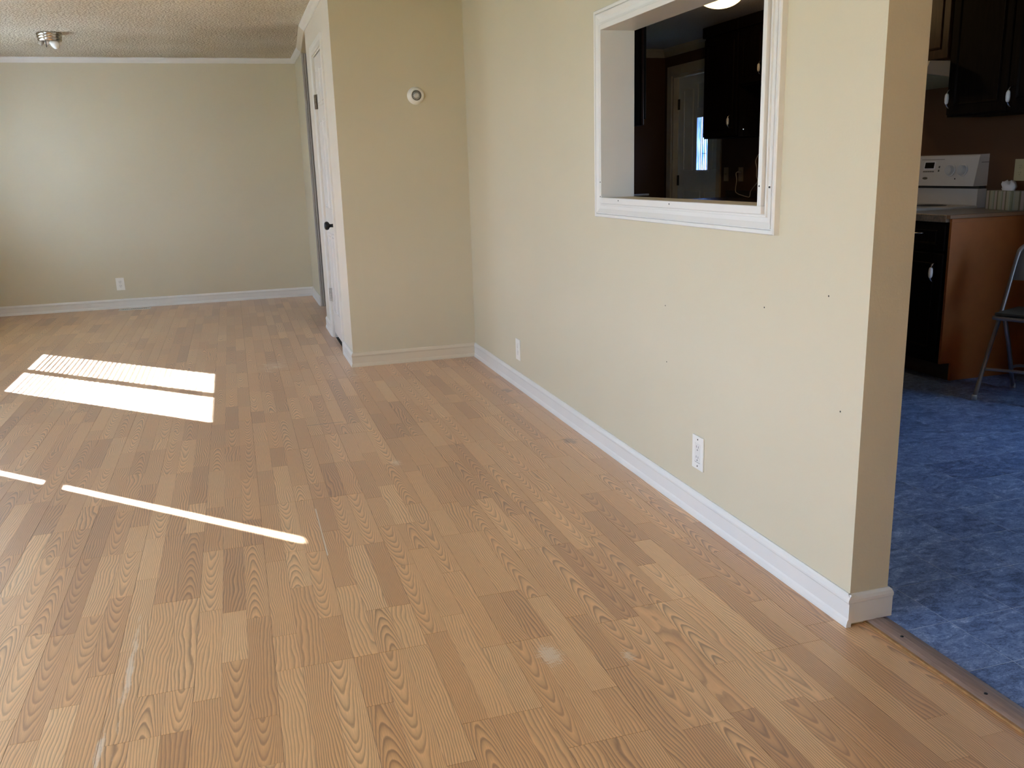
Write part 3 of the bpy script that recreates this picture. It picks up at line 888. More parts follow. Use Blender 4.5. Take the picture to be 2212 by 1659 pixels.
for ya_, yb_, deg in ((5.865, 6.47, 10), (5.21, 5.855, 17)):
    bm = bmesh.new()
    z = .90
    tilt = math.radians(deg)
    while z < 1.92:
        dx, dz_ = .0125 * math.cos(tilt), .0125 * math.sin(tilt)
        vs = [bm.verts.new(p) for p in ((XL - .02 - dx, ya_, z + dz_), (XL - .02 + dx, ya_, z - dz_), (XL - .02 + dx, yb_, z - dz_), (XL - .02 - dx, yb_, z + dz_))]
        vt = [bm.verts.new(v.co + Vector((0, 0, .0008))) for v in vs]
        bm.faces.new(vs[::-1]); bm.faces.new(vt)
        for q in range(4): bm.faces.new((vs[q], vs[(q + 1) % 4], vt[(q + 1) % 4], vt[q]))
        z += .0265
    part('slats', bm, M['slat'], bl, world=True, kind='stuff')

def curtain(name, y0, y1, z0, z1, x, m, label):
    bm = bmesh.new(); n = int((y1 - y0) / .02)
    rows = []
    for k in range(n + 1):
        y = y0 + (y1 - y0) * k / n
        xx = x + .018 * math.sin(k * .9) * (1 if 3 < k < n - 3 else 0)
        rows.append((bm.verts.new((xx, y, z0)), bm.verts.new((xx, y, z1))))
    for p, q in zip(rows, rows[1:]): bm.faces.new((p[0], q[0], q[1], p[1]))
    return top(name, bm, m, label, 'curtain', shade=True)
curtain('curtain', 2.40, 3.722, .70, 2.26, -3.90, M['curtain'], 'drawn white curtain leaving a narrow gap of sun')
top('sun_blocker', B(-9.0, XL - .125, 1.45, 1.60, -.65, 2.6), M['blocker'], 'added unseen wall that keeps the sun off the wide window', 'light blocker', 'structure')  # added wall out of view, blocks direct sun at the wide window

for i, (q, lab) in enumerate(((KW, 'kitchen window that lights the blue floor from the right'), (KW2, 'small unseen window added to brighten the far kitchen'))):
    a, b, c, d = q
    kw = thing('window_%d' % (i + 4), lab, 'window', (XK + .06, (a + b) / 2, c), kind='structure')
    for bx_ in ((a, a + .04, c, d), (b - .04, b, c, d), (a + .04, b - .04, c, c + .04), (a + .04, b - .04, d - .04, d)):
        part('frame_rail', B(XK + .04, XK + .08, *bx_), M['white'], kw, world=True)
    part('pane', B(XK + .058, XK + .062, a, b, c, d), M['glass'], kw, world=True)

# ------------------------------------------------------------------ ceiling light without its shade
fl = thing('ceiling_light', 'brushed nickel ceiling light missing its shade, bulb exposed', 'ceiling light', (-2.66, 6.06, H))
b2 = lathe(bmesh.new(), [(0, 0), (.089, 0), (.091, -.007), (.089, -.017), (.087, -.020), (.0885, -.025), (.086, -.036), (.084, -.039), (.0855, -.044), (.083, -.055), (.080, -.060), (.070, -.061), (.066, -.056), (0, -.056)], 40)
auto_smooth(part('canopy', b2, M['nickel'], fl), 25)
mt = Matrix.Translation((-.012, -.030, -.058)) @ Matrix.Rotation(math.radians(122), 4, 'Y') @ Matrix.Rotation(math.radians(20), 4, 'X')
bs = part('socket', lathe(bmesh.new(), [(0, -.01), (.017, -.01), (.017, .022), (.014, .024), (0, .024)], 18, mt), M['socket'], fl, shade=True)
part('bulb', lathe(bmesh.new(), [(0, .02), (.013, .02), (.015, .03), (.024, .048), (.030, .066), (.029, .080), (.020, .093), (.0, .098)], 20, mt), M['bulb'], fl, shade=True)
mt = Matrix.Translation((-.012, .03, -.062)) @ Matrix.Rotation(math.radians(-80), 4, 'Y')
part('socket', lathe(bmesh.new(), [(.010, .026), (.010, .006), (.013, .006), (.013, .028), (.017, .028), (.017, -.01), (0, -.01)], 18, mt), M['socket'], fl, shade=True)
mt = Matrix.Translation((-.052, -.028, -.066)) @ Matrix.Rotation(math.radians(215), 4, 'Y')
part('socket', lathe(bmesh.new(), [(.010, .028), (.010, .006), (.013, .006), (.014, .028), (.017, .028), (.017, -.01), (0, -.01)], 18, mt), M['socket'], fl, shade=True)
part('stem', B(-.024, -.019, -.052, -.047, -.108, -.056), M['black'], fl)

# ------------------------------------------------------------------ thermostat
th = thing('thermostat', 'round white dial thermostat on the narrow cream wall', 'thermostat', (-.318, YT, 1.668))
R90 = Matrix.Rotation(PI / 2, 4, 'X')
part('housing', lathe(bmesh.new(), [(.053, 0), (.053, .006), (.050, .010), (.048, .012), (.047, .022), (.042, .029), (.034, .033), (.030, .0335), (.030, .026), (0, .026)], 40, R90), M['plate'], th, shade=True)
part('dial_ring', lathe(bmesh.new(), [(.0300, .026), (.0300, .0345), (.0285, .0355), (.0262, .0350), (.0262, .026)], 40, R90), M['dial_ring'], th, shade=True)
part('dial_face', lathe(bmesh.new(), [(.026, .026), (.026, .0325), (.017, .0335), (.016, .0360), (.012, .0375), (0, .038)], 36, R90), M['dial'], th, shade=True)
for k in range(9):
    an = math.radians(200 + k * 27)
    bm = B(-.0012, .0012, -.0350, -.0330, .0185, .0235)
    bmesh.ops.transform(bm, matrix=Matrix.Rotation(an, 4, 'Y'), verts=bm.verts)
    part('scale_mark', bm, M['dial_ring'], th)

# ------------------------------------------------------------------ outlets
def duplex(bm, cz):
    for sx_ in (-.0065, .0065): box(bm, sx_ - .0011, sx_ + .0011, -.0066, -.005, cz + .001, cz + .009)
    q = lathe(bmesh.new(), [(0, 0), (.0026, 0), (.0026, -.0016)], 10, Matrix.Translation((0, -.0066, cz - .006)) @ Matrix.Rotation(PI / 2, 4, 'X'))
    me = bpy.data.meshes.new('t'); q.to_mesh(me); q.free(); bm.from_mesh(me); bpy.data.meshes.remove(me)

def outlet(name, loc, rotz, label, cat, mp, mf, style, wd=.076, ht=.120):
    o = thing(name, label, cat, loc, rotz)
    part('cover_plate', B(-wd / 2, wd / 2, -.0055, 0, -ht / 2, ht / 2, bev=.0018, seg=2), mp, o)
    if style == 'block':
        f = part('receptacle', B(-.0175, .0175, -.0064, -.0052, -.034, .034, bev=.0004), mf, o)
        bm = bmesh.new()
        box(bm, -.0183, -.0173, -.0058, -.005, -.0345, .0345); box(bm, -.0183, .0183, -.0058, -.005, -.0353, -.0343)
        g = fin('shadow_gap', bm, M['slot']); g.parent = o
        for cz in (.0165, -.0205):
            bm = bmesh.new(); duplex(bm, cz); q = fin('prong_slots', bm, M['slot']); q.parent = f
    elif style == 'duplex':
        for cz in (.0195, -.0195):
            f = part('receptacle', lathe(bmesh.new(), [(0, .0066), (.0155, .0066), (.0165, .005)], 20, Matrix.Translation((0, 0, cz)) @ Matrix.Rotation(PI / 2, 4, 'X')), mf, o)
            bm = bmesh.new(); duplex(bm, cz); q = fin('prong_slots', bm, M['slot']); q.parent = f
    else:
        f = part('toggle', B(-.004, .004, -.017, -.005, -.002, .010, bev=.001), mf, o)
    for z in ((ht / 2 - .012, -ht / 2 + .012) if style == 'block' else (0,) if style == 'duplex' else (.03, -.03)):
        part('screw', lathe(bmesh.new(), [(0, .0064), (.0028, .0064), (.0033, .005)], 10, Matrix.Translation((0, 0, z)) @ Matrix.Rotation(PI / 2, 4, 'X')), M['dial_ring'] if style == 'block' else mf, o)
    return o
outlet('outlet', (0, .821, .2357), -PI / 2, 'white block-style outlet on the right wall below the pass-through', 'outlet', M['plate'], M['plate_face'], 'block')
outlet('outlet', (0, 2.886, .222), -PI / 2, 'white outlet low on the right wall near its inner corner', 'outlet', M['plate'], M['plate_face'], 'duplex')
outlet('outlet', (-2.571, YF, .237), 0, 'white outlet low on the far wall above the floor register', 'outlet', M['plate'], M['plate_face'], 'duplex')
outlet('outlet', (XK, 2.262, 1.123), -PI / 2, 'almond outlet on the brown kitchen wall above the tissue box', 'outlet', M['almond'], M['almond'], 'duplex')
outlet('light_switch', (XK, 5.442, 1.108), -PI / 2, 'beige light switch on the brown wall beside the outside door', 'switch', M['beige_plate'], M['beige_plate'], 'toggle')
outlet('outlet', (XK, 5.196, 1.107), -PI / 2, 'beige outlet with a white cord plugged in, seen through the pass-through', 'outlet', M['beige_plate'], M['beige_plate'], 'duplex')
bm = bmesh.new()
cpts = [(2.79, 5.196, 1.128), (2.762, 5.19, 1.128), (2.73, 5.165, 1.115), (2.72, 5.135, 1.06), (2.72, 5.150, .978), (2.72, 5.125, .95), (2.72, 5.039, .933), (2.72, 4.936, .921), (2.72, 4.918, .935), (2.72, 4.904, .974), (2.72, 4.823, 1.035), (2.72, 4.806, 1.06), (2.72, 4.825, 1.095), (2.72, 4.828, 1.16), (2.72, 4.846, 1.219), (2.72, 4.80, 1.27), (2.73, 4.72, 1.33)]
tube(bm, smooth_path(cpts, 5), .0035, 7)
tube(bm, [(2.795, 5.196, 1.128), (2.765, 5.196, 1.128)], [.011, .008], 10)
top('power_cord', bm, M['cord'], 'white power cord looping from the kitchen outlet over the dark counter', 'cord', shade=True)

# ------------------------------------------------------------------ floor register
fr = thing('floor_register', 'white floor register with dark slots at the far baseboard', 'vent', (-2.455, 7.42, 0))
for bx_ in ((-.145, .145, -.058, -.040), (-.145, .145, .040, .058), (-.145, -.125, -.0398, .0398), (.125, .145, -.0398, .0398)):
    part('frame_rail', B(*bx_, 0, .005, bev=.0015), M['register'], fr)
part('slot_backing', B(-.125, .125, -.04, .04, .0003, .0012), M['slot'], fr)
for k in range(14):
    x = -.116 + k * .0178
    part('louver', B(x - .004, x + .004, -.04, .04, .0012, .0045), M['register'], fr)

# ------------------------------------------------------------------ kitchen: exterior door
d2 = thing('door_2', 'pale outside kitchen door with a narrow leaded window', 'door', (XK, 6.05, 0), kind='structure')
a, b, ztop = ED[0], ED[1], ED[3]
M['case_dim'] = mat('beige door casing', (0.58, 0.51, 0.39), 0.45, var=0.04)
bm = bmesh.new()
box(bm, XK - .018, XK, b, b + .09, 0, ztop + .09, bev=.003)
part('side_casing', bm, M['case_dim'], d2, world=True)
part('side_casing', B(XK - .018, XK, a - .07, a, 0, ztop + .09, bev=.003), M['case_dim'], d2, world=True)
part('head_casing', B(XK - .018, XK, a + .0005, b - .0005, ztop, ztop + .09, bev=.003), M['case_dim'], d2, world=True)
part('jamb', B(XK, XK + .12, b - .02, b, 0, ztop), M['case_dim'], d2, world=True)
part('jamb', B(XK, XK + .12, a, a + .02, 0, ztop), M['case_dim'], d2, world=True)
part('head_jamb', B(XK, XK + .12, a + .02, b - .02, ztop - .02, ztop), M['case_dim'], d2, world=True)
DX = XK + .055
# slab as frame around the light opening
LY0, LY1, LZ0, LZ1 = 5.86, 6.09, 1.137, 1.645
bm = bmesh.new()
ya, yb, zt = a + .023, b - .023, ztop - .023
box(bm, DX, DX + .04, ya, LY0, .01, zt); box(bm, DX, DX + .04, LY1, yb, .01, zt); box(bm, DX, DX + .04, LY0, LY1, .01, LZ0); box(bm, DX, DX + .04, LY0, LY1, LZ1, zt)
bmesh.ops.remove_doubles(bm, verts=bm.verts, dist=1e-5)
sl2 = part('slab', bm, M['door_grey'], d2, world=True)
PF = [(-.008, 0), (-.005, .005), (.002, .005), (.006, 0)]
for (y0_, y1_, z0_, z1_) in ((6.18, 6.36, 1.15, 1.90), (5.70, 5.80, 1.15, 1.90), (6.02, 6.36, .2, .95), (5.70, 5.94, .2, .95), (5.86, 6.09, 1.72, 1.95)):
    bm = bmesh.new()
    for k in range(4):
        q = frame_seg(PF, DX, y0_, y1_, z0_, z1_, k)
        me = bpy.data.meshes.new('t'); q.to_mesh(me); q.free(); bm.from_mesh(me); bpy.data.meshes.remove(me)
    for v in bm.verts: v.co -= Vector(d2.location)
    o = fin('raised_panel', bm, M['door_grey']); o.parent = sl2
lf = bmesh.new()
LP = [(0, -.002), (0, .012), (.012, .012), (.018, .006), (.018, 0)]
for k in range(4):
    q = frame_seg(LP, DX, LY0 + .012, LY1 - .012, LZ0 + .012, LZ1 - .012, k)
    me = bpy.data.meshes.new('t'); q.to_mesh(me); q.free(); lf.from_mesh(me); bpy.data.meshes.remove(me)
part('window_frame', lf, M['door_grey'], d2, world=True)
gp = part('pane', B(DX + .018, DX + .022, LY0, LY1, LZ0, LZ1), M['lite'], d2, world=True)
for yy in (5.905, 5.935, 5.975, 6.015, 6.045):
    o = fin('lead_bar', B(DX - d2.location.x + .012, DX - d2.location.x + .019, yy - d2.location.y - .0025, yy - d2.location.y + .0025, LZ0, LZ1), M['dial_ring']); o.parent = gp
for zz in (1.30, 1.48):
    o = fin('lead_bar', B(DX - d2.location.x + .012, DX - d2.location.x + .019, 5.935 - 6.05, 6.015 - 6.05, zz - .0025, zz + .0025), M['dial_ring']); o.parent = gp
for zz in (1.78, 1.05, .28):
    part('hinge', B(DX - .009, DX + .002, yb - .028, yb + .004, zz - .05, zz + .05, bev=.002), M['black'], d2, world=True)

# ------------------------------------------------------------------ kitchen cabinets
def panel_door(parent, y0, y1, z0, z1, xf, m, handle=None, name='door'):
    """raised panel door on a face at x = xf looking to -x"""
    d = part(name, B(xf - .018, xf, y0, y1, z0, z1, bev=.003), m, parent, world=True)
    fy = min(.055, (y1 - y0) * .22); fz = min(.055, (z1 - z0) * .25)
    bm = bmesh.new()
    PFF = [(-.010, 0), (-.004, .004), (.0, .006), (.004, 0)]
    for k in range(4):
        q = frame_seg(PFF, xf - .018, y0 + fy, y1 - fy, z0 + fz, z1 - fz, k)
        me = bpy.data.meshes.new('t'); q.to_mesh(me); q.free(); bm.from_mesh(me); bpy.data.meshes.remove(me)
    for v in bm.verts: v.co -= Vector(parent.location)
    o = fin('raised_panel', bm, m); o.parent = d
    if handle:
        hy, hz, vert = handle
        bm = bmesh.new(); bc = bmesh.new()
        X = xf - .018
        if vert:
            tube(bm, smooth_path([(X, hy, hz + .05), (X - .014, hy, hz + .046), (X - .027, hy, hz + .026), (X - .027, hy, hz - .026), (X - .014, hy, hz - .046), (X, hy, hz - .05)], 4), .0045, 8)
            tube(bc, [(X - .027, hy, hz + .029), (X - .027, hy, hz + .020), (X - .027, hy, hz), (X - .027, hy, hz - .020), (X - .027, hy, hz - .029)], [.006, .0105, .0120, .0105, .006], 12)
        else:
            tube(bm, smooth_path([(X, hy - .05, hz), (X - .02, hy - .045, hz), (X - .028, hy, hz - .002), (X - .02, hy + .045, hz), (X, hy + .05, hz)], 4), .0045, 8)
        for q in (bm, bc):
            for v in q.verts: v.co -= Vector(parent.location)
        o = fin('handle', bm, M['chrome'], True); o.parent = d
        if vert:
            g = fin('handle_grip', bc, M['porcelain'], True); g.parent = d; g['label'] = 'white porcelain grip of the handle'
        else: bc.free()
    return d

E_ = M['espresso']
XU = 2.50
def upper(name, y0, y1, z0, z1, doors, label, m=E_, crown=True):
    c = thing(name, label, 'cabinet', (2.65, (y0 + y1) / 2, z0))
    part('body', B(XU, XK - .003, y0 + .001, y1 - .001, z0, z1 - .001), m, c, world=True)
    for (a, b, h) in doors: panel_door(c, a, b, z0 + .012, z1 - .10, XU, m, h)
    if crown: part('crown_strip', B(XU - .032, XU, y0 + .001, y1 - .001, z1 - .085, z1 - .001, bev=.004), m, c, world=True)
    return c
G = 'dark upper cabinets on the kitchen wall'
upper('upper_cabinet', 1.20, 2.525, 1.425, H, [(2.098, 2.515, (2.488, 1.525, True)), (1.66, 2.088, (2.06, 1.505, True)), (1.215, 1.65, None)], 'near-black upper cabinet above the counter by the folding chair')
upper('upper_cabinet', 2.53, 3.27, 1.74, H, [(2.54, 2.893, (2.87, 1.83, True)), (2.903, 3.26, None)], 'short upper cabinet above the range hood with a painted-in reddish highlight', M['espresso_lit'])
upper('upper_cabinet', 3.275, 4.02, 1.80, H, [(3.285, 3.64, None), (3.65, 4.01, None)], 'short dark upper cabinet in the middle of the kitchen wall')
upper('upper_cabinet', 4.025, 4.762, 1.80, H, [(4.035, 4.388, (4.36, 1.90, True)), (4.40, 4.752, (4.43, 1.905, True))], 'short dark upper cabinet next to the tall one, seen through the pass-through')
tcab = upper('upper_cabinet', 4.765, 5.325, 1.412, H, [(4.78, 5.31, (4.862, 1.535, True))], 'tall dark upper cabinet beside the outside door')
part('latch', lathe(bmesh.new(), [(0, .006), (.007, .005), (.009, 0)], 12, Matrix.Translation((2.545, 4.766, 1.47)) @ Matrix.Rotation(PI / 2, 4, 'X')), M['chrome'], tcab, world=True)
c = thing('upper_cabinet', 'dark upper cabinet hung on the kitchen side of the pass-through wall', 'cabinet', (.28, 2.9, 1.40))
part('body', B(T, .425, 2.2, 3.6, 1.395, H - .001), M['espresso'], c, world=True)
part('face_frame', B(.425, .438, 2.195, 3.605, 1.395, H - .001, bev=.002), M['espresso_lit'], c, world=True)
part('door', B(.441, .459, 2.215, 2.65, 1.425, H - .06, bev=.003), E_, c, world=True)
part('door', B(.441, .459, 2.66, 3.09, 1.425, H - .06, bev=.003), E_, c, world=True)

# hood
hd = thing('range_hood', 'beige range hood under the short upper cabinet', 'hood', (2.55, 2.9, 1.64))
bm = bmesh.new()
y0, y1 = 2.531, 3.269
pv = [(2.36, 1.735), (2.33, 1.675), (2.335, 1.668), (2.80, 1.625), (2.80, 1.735)]
r0 = [bm.verts.new((x, y0, z)) for x, z in pv]; r1 = [bm.verts.new((x, y1, z)) for x, z in pv]
for k in range(5):
    j = (k + 1) % 5; bm.faces.new((r0[k], r0[j], r1[j], r1[k]))
bm.faces.new(r0); bm.faces.new(r1[::-1])
part('shell', bm, M['hood'], hd, world=True)
bm = bmesh.new()
pv = [(2.35, 1.6655), (2.79, 1.6245), (2.79, 1.6205), (2.35, 1.6615)]
r0 = [bm.verts.new((x, y0 + .02, z)) for x, z in pv]; r1 = [bm.verts.new((x, y1 - .02, z)) for x, z in pv]
for k in range(4):
    j = (k + 1) % 4; bm.faces.new((r0[k], r0[j], r1[j], r1[k]))
bm.faces.new(r0); bm.faces.new(r1[::-1])
part('filter', bm, M['hood_under'], hd, world=True, label='greenish grey filter under the hood')
part('switch', B(2.337, 2.348, 2.66, 2.70, 1.700, 1.708), M['slot'], hd, world=True)

# base cabinet with end panel
ZC = .908
bc_ = thing('base_cabinet', 'dark base cabinet with a tan end panel behind the folding chair', 'cabinet', (2.48, 2.27, 0))
XB = 2.165
part('body', B(XB, XK - .003, 2.075, 2.482, .10, ZC - .04), M['espresso'], bc_, world=True)
part('toe_kick', B(XB + .075, XB + .09, 2.075, 2.482, 0, .10), M['kick'], bc_, world=True)
bm = bmesh.new()
pv = [(XB, .10), (XB + .075, .10), (XB + .075, 0), (XK - .003, 0), (XK - .003, ZC - .0405), (XB, ZC - .0405)]
r0 = [bm.verts.new((x, 2.06, z)) for x, z in pv]; r1 = [bm.verts.new((x, 2.075, z)) for x, z in pv]
for k in range(6):
    j = (k + 1) % 6; bm.faces.new((r0[k], r0[j], r1[j], r1[k]))
bm.faces.new(r0); bm.faces.new(r1[::-1])
part('end_panel', bm, M['panel'], bc_, world=True, label='tan end panel of the cabinet')
panel_door(bc_, 2.085, 2.475, .13, .70, XB, E_, (2.135, .598, True))
panel_door(bc_, 2.085, 2.475, .715, .855, XB, E_, (2.28, .805, False), 'drawer')
ct = thing('countertop', 'short brown laminate countertop with a wood coloured edge by the range', 'countertop', (2.47, 2.27, ZC - .04))
part('slab', B(XB - .025, XK, 2.0765, 2.486, ZC - .04, ZC, bev=.003), M['counter'], ct, world=True)
part('apron', B(XB, XK - .003, 2.06, 2.075, ZC - .040, ZC - .0208), M['panel'], ct, world=True, label='tan strip under the edge band')
part('end_band', B(XB - .024, XK, 2.049, 2.0763, ZC - .0205, ZC - .0005, bev=.002), M['edge'], ct, world=True, label='wood coloured edge band')

# range
rg = thing('range', 'white electric range with a control backguard', 'stove', (2.48, 2.87, 0))
y0, y1 = 2.490, 3.250
part('body', B(2.17, 2.77, y0, y1, .02, .905, bev=.006), M['enamel'], rg, world=True)
part('cooktop', B(2.15, 2.735, y0 + .001, y1 - .001, .9055, .922, bev=.006, seg=2), M['enamel'], rg, world=True)
od = part('oven_door', B(2.135, 2.169, y0 + .01, y1 - .01, .24, .80, bev=.006), M['enamel'], rg, world=True)
q = fin('oven_handle', tube(bmesh.new(), [(2.095 - 2.48, y0 + .08 - 2.87, .76), (2.095 - 2.48, y1 - .08 - 2.87, .76)], .012, 10), M['enamel'], True); q.parent = od
for yy in (2.68, 3.06):
    for xx in (2.32, 2.57):
        part('burner', lathe(bmesh.new(), [(.09, .922), (.095, .924), (.075, .926), (.07, .923), (.05, .926), (.03, .923), (0, .926)], 24, Matrix.Translation((xx, yy, .0005))), M['slot'], rg, world=True)
bm = bmesh.new()
pv = [(2.80, .905), (2.745, .905), (2.735, .925), (2.735, 1.018), (2.80, 1.018)]
r0 = [bm.verts.new((x, y0, z)) for x, z in pv]; r1 = [bm.verts.new((x, y1, z)) for x, z in pv]
for k in range(5):
    j = (k + 1) % 5; bm.faces.new((r0[k], r0[j], r1[j], r1[k]))
bm.faces.new(r0); bm.faces.new(r1[::-1])
part('riser', bm, M['enamel'], rg, world=True)
part('vent_slot', B(2.745, 2.79, y0 + .002, y1 - .002, 1.0185, 1.0335), M['slot'], rg, world=True)
con = thing('console', None, None, (2.70 - 2.48, 0, 1.034)); con.parent = rg
bm = bmesh.new()
pv = [(.1, 0), (.0, 0), (.03, .172), (.035, .180), (.1, .184)]
r0 = [bm.verts.new((x, y0 - 2.87, z)) for x, z in pv]; r1 = [bm.verts.new((x, y1 - 2.87, z)) for x, z in pv]
for k in range(5):
    j = (k + 1) % 5; bm.faces.new((r0[k], r0[j], r1[j], r1[k]))
bm.faces.new(r0); bm.faces.new(r1[::-1])
cb = fin('console_body', bm, M['enamel']); cb.parent = con
tl = math.atan2(.03, .172)
def on_console(y, z):       # frame on the sloped face
    return Matrix.Translation((z * .03 / .172, y - 2.87, z)) @ Matrix.Rotation(tl, 4, 'Y')
def cpart(name, bm, m, y, z, sh=False):
    bmesh.ops.transform(bm, matrix=on_console(y, z), verts=bm.verts)
    o = fin(name, bm, m, sh); o.parent = con; return o
cpart('clock_frame', B(-.003, .001, -.046, .046, -.024, .024, bev=.001), M['porcelain'], 2.872, .122)
cpart('clock_display', B(-.0042, -.002, -.038, .038, -.018, .018), M['display'], 2.872, .122)
cpart('trim_line', B(-.0015, .0005, -.10, .09, -.0012, .0012), M['dial_ring'], 2.86, .157)
for k in range(5):
    cpart('button', B(-.003, .001, -.007, .007, -.003, .003), M['dial_ring'], 2.912 - k * .019, .085)
for k in range(2):
    cpart('button', B(-.003, .001, -.004, .004, -.006, .006), M['dial_ring'], 2.79, .090 + k * .022)
cpart('badge', lathe(bmesh.new(), [(0, .002), (.020, .002), (.022, 0)], 20, Matrix.Rotation(-PI / 2, 4, 'Y') @ Matrix.Scale(.35, 4, (1, 0, 0))), M['dial_ring'], 2.893, .045)
RY = Matrix.Rotation(-PI / 2, 4, 'Y')
for ky in (2.69, 2.595, 3.05, 3.15):
    k1 = cpart('knob', lathe(bmesh.new(), [(.036, 0), (.036, .004), (.029, .006), (.027, .024), (.024, .028), (0, .028)], 26, RY.copy()), M['enamel_grey'], ky, .092, False)
    auto_smooth(k1, 30)
    kg = B(-.034, -.027, -.004, .004, -.024, .024, bev=.0015); bmesh.ops.transform(kg, matrix=on_console(ky, .092), verts=kg.verts)
cpart('indicator', lathe(bmesh.new(), [(0, .002), (.004, .002), (.004, 0)], 12, RY.copy()), M['slot'], 2.645, .042)
bm = bmesh.new(); box(bm, .045, .10, y0 - 2.87 - .004, y0 - 2.87, .135, .138)
q = fin('end_cap_seam', bm, M['dial_ring']); q.parent = con

# far counter run
b2_ = thing('base_cabinet', 'dark base cabinets running along the kitchen wall past the range', 'cabinet', (2.5, 4.3, 0))
part('body', B(XB, XK - .003, 3.26, 5.40, .10, ZC - .042), E_, b2_, world=True)
part('toe_kick', B(XB + .075, XB + .09, 3.26, 5.40, 0, .10), M['kick'], b2_, world=True)
for k in range(4): panel_door(b2_, 3.28 + k * .53, 3.28 + k * .53 + .51, .13, .84, XB, E_, (3.33 + k * .53, .7, True))
c2 = thing('countertop', 'long dark countertop with a low backsplash beyond the range', 'countertop', (2.5, 4.3, ZC - .04))
part('slab', B(XB - .025, XK, 3.256, 5.42, ZC - .04, ZC, bev=.003), M['backsplash'], c2, world=True)
part('backsplash', B(XK - .02, XK, 3.256, 5.42, ZC + .0002, ZC + .062, bev=.003), M['backsplash'], c2, world=True)

# tissue box
tb = thing('tissue_box', 'striped tissue box with white tissue on the counter by the range', 'tissue box', (2.71, 2.245, ZC), math.radians(-12))
part('carton', B(-.055, .055, -.115, .115, 0, .105, bev=.002), M['carton'], tb)
bm = bmesh.new()
rr = random.Random(5)
n = 16
layers = []
for li, (rad, z) in enumerate(((.030, .104), (.040, .122), (.034, .142), (.012, .152))):
    layers.append([bm.verts.new((rad * .55 * math.cos(2 * PI * i / n) * (1 + .35 * math.sin(3 * i + li)), -.005 + rad * 1.6 * math.sin(2 * PI * i / n) * (1 + .2 * rr.uniform(-1, 1)), z + .010 * math.sin(2.2 * i + li) * (li > 0) + .008 * math.cos(i) * (li > 0))) for i in range(n)])
for A, Bq in zip(layers, layers[1:]):
    for i in range(n):
        j = (i + 1) % n; bm.faces.new((A[i], A[j], Bq[j], Bq[i]))
bm.faces.new(layers[-1])
part('tissue', bm, M['tissue'], tb, shade=True, label='crumpled white tissue sticking up')

# folding chair
chair = thing('folding_chair', 'grey metal folding chair with a dark seat in front of the tan panel', 'chair', (2.322, 1.566, 0), math.atan2(-.93, .37))
CM = M['chair_metal']
# local frame: front is -y, width along x
hw = .215
def up(s):
    return [(s * hw, -.205, .012), (s * hw, -.10, .22), (s * (hw - .004), .0, .42), (s * (hw - .006), .084, .62), (s * (hw - .010), .118, .71)]
bm = bmesh.new()
L_, R_ = up(-1), up(1)
arc = [(-hw + .014, 0.128, .735), (-hw + .032, 0.137, .755), (-hw + .06, 0.143, .768), (0, 0.149, .778), (hw - .06, 0.143, .768), (hw - .032, 0.137, .755), (hw - .014, 0.128, .735)]
tube(bm, smooth_path(L_ + arc + R_[::-1], 4), .0105, 10)
part('front_frame', bm, CM, chair, shade=True)
for s in (-1, 1):
    part('rear_leg', tube(bmesh.new(), [(s * (hw - .028), .175, .012), (s * (hw - .028), .075, .24), (s * (hw - .028), -.02, .425)], .011, 10), CM, chair, shade=True)
    part('rubber_foot', lathe(bmesh.new(), [(0, 0), (.0135, 0), (.0130, .022), (.0115, .026), (0, .026)], 14, Matrix.Translation((s * hw, -.207, 0))), M['rubber'], chair, shade=True)
    part('rubber_foot', lathe(bmesh.new(), [(0, 0), (.0135, 0), (.0130, .022), (.0115, .026), (0, .026)], 14, Matrix.Translation((s * (hw - .028), .177, 0))), M['rubber'], chair, shade=True)
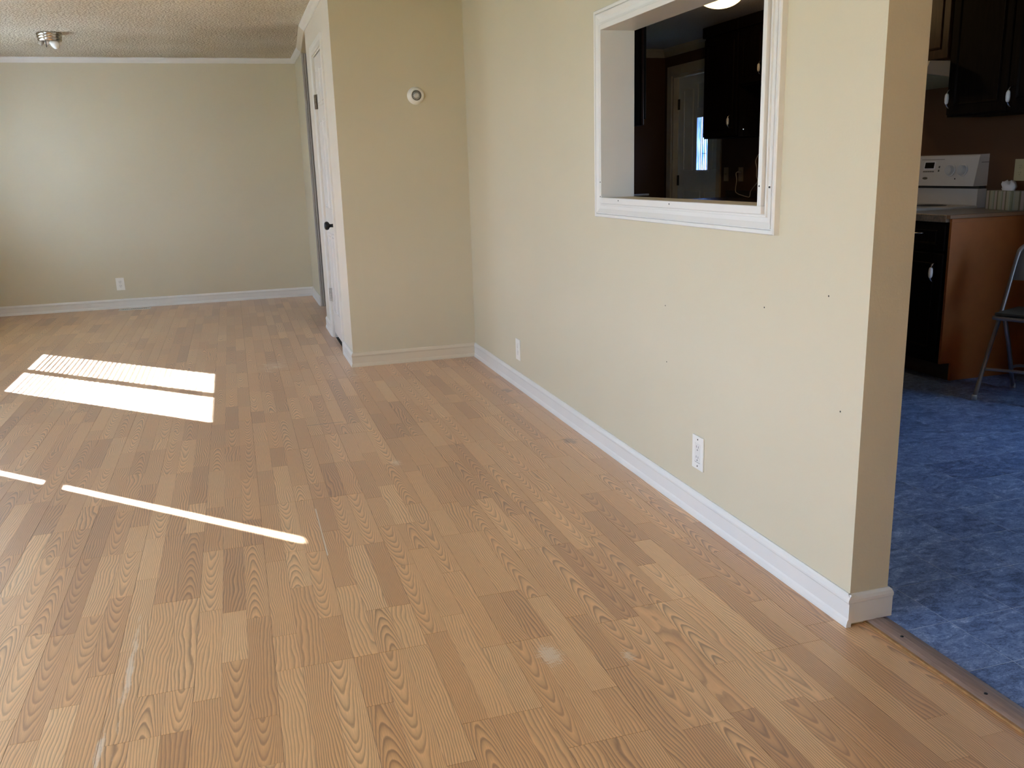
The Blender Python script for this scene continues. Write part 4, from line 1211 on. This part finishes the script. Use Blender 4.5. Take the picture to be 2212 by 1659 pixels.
part('rear_stretcher', tube(bmesh.new(), smooth_path([(-hw + .028, .13, .115), (-hw + .07, .127, .135), (0, .125, .14), (hw - .07, .127, .135), (hw - .028, .13, .115)], 4), .008, 8), CM, chair, shade=True)
part('front_stretcher', tube(bmesh.new(), smooth_path([(-hw, -.135, .15), (0, -.13, .16), (hw, -.135, .15)], 4), .008, 8), CM, chair, shade=True)
part('seat_frame', B(-hw + .016, hw - .016, -.135, .17, .405, .425, bev=.008, seg=2), CM, chair)
part('seat', B(-hw + .024, hw - .024, -.127, .15, .4255, .442, bev=.007, seg=2), M['chair_seat'], chair, label='dark seat pad')
bm = bmesh.new()
nx = 14
rows = []
for (z, yb) in ((.585, .072), (.60, .078), (.66, .100), (.72, .123), (.765, .142)):
    rows.append([bm.verts.new((-hw + .016 + (2 * hw - .032) * i / nx, yb + .030 * (1 - (2 * i / nx - 1) ** 2) - .004, z - (.03 * abs(2 * i / nx - 1) ** 6 if z > .75 else 0))) for i in range(nx + 1)])
for A, Bq in zip(rows, rows[1:]):
    for i in range(nx): bm.faces.new((A[i], A[i + 1], Bq[i + 1], Bq[i]))
bmesh.ops.solidify(bm, geom=bm.faces[:], thickness=.004)
part('backrest', bm, CM, chair, shade=True)

# kitchen ceiling lamp, switched on
kl = thing('ceiling_light', 'lit warm dome ceiling light in the kitchen', 'ceiling light', (1.735, 3.77, H))
part('base_ring', lathe(bmesh.new(), [(0, 0), (.16, 0), (.16, -.02), (.15, -.028), (0, -.028)], 36), M['nickel'], kl, shade=True)
dome = [(.148 * math.cos(a * PI / 24), -.029 - .085 * math.sin(a * PI / 24)) for a in range(0, 12)] + [(0, -.114)]
part('dome', lathe(bmesh.new(), dome, 36), M['lamp'], kl, shade=True)
kp = bpy.data.lights.new('lamp_bulb', 'POINT')
kp.energy = 5.0; kp.color = (1.0, 0.80, 0.55); kp.shadow_soft_size = 0.03
ko = bpy.data.objects.new('lamp_bulb', kp); ko.location = (0, 0, -.072); ko.parent = kl
C.objects.link(ko)
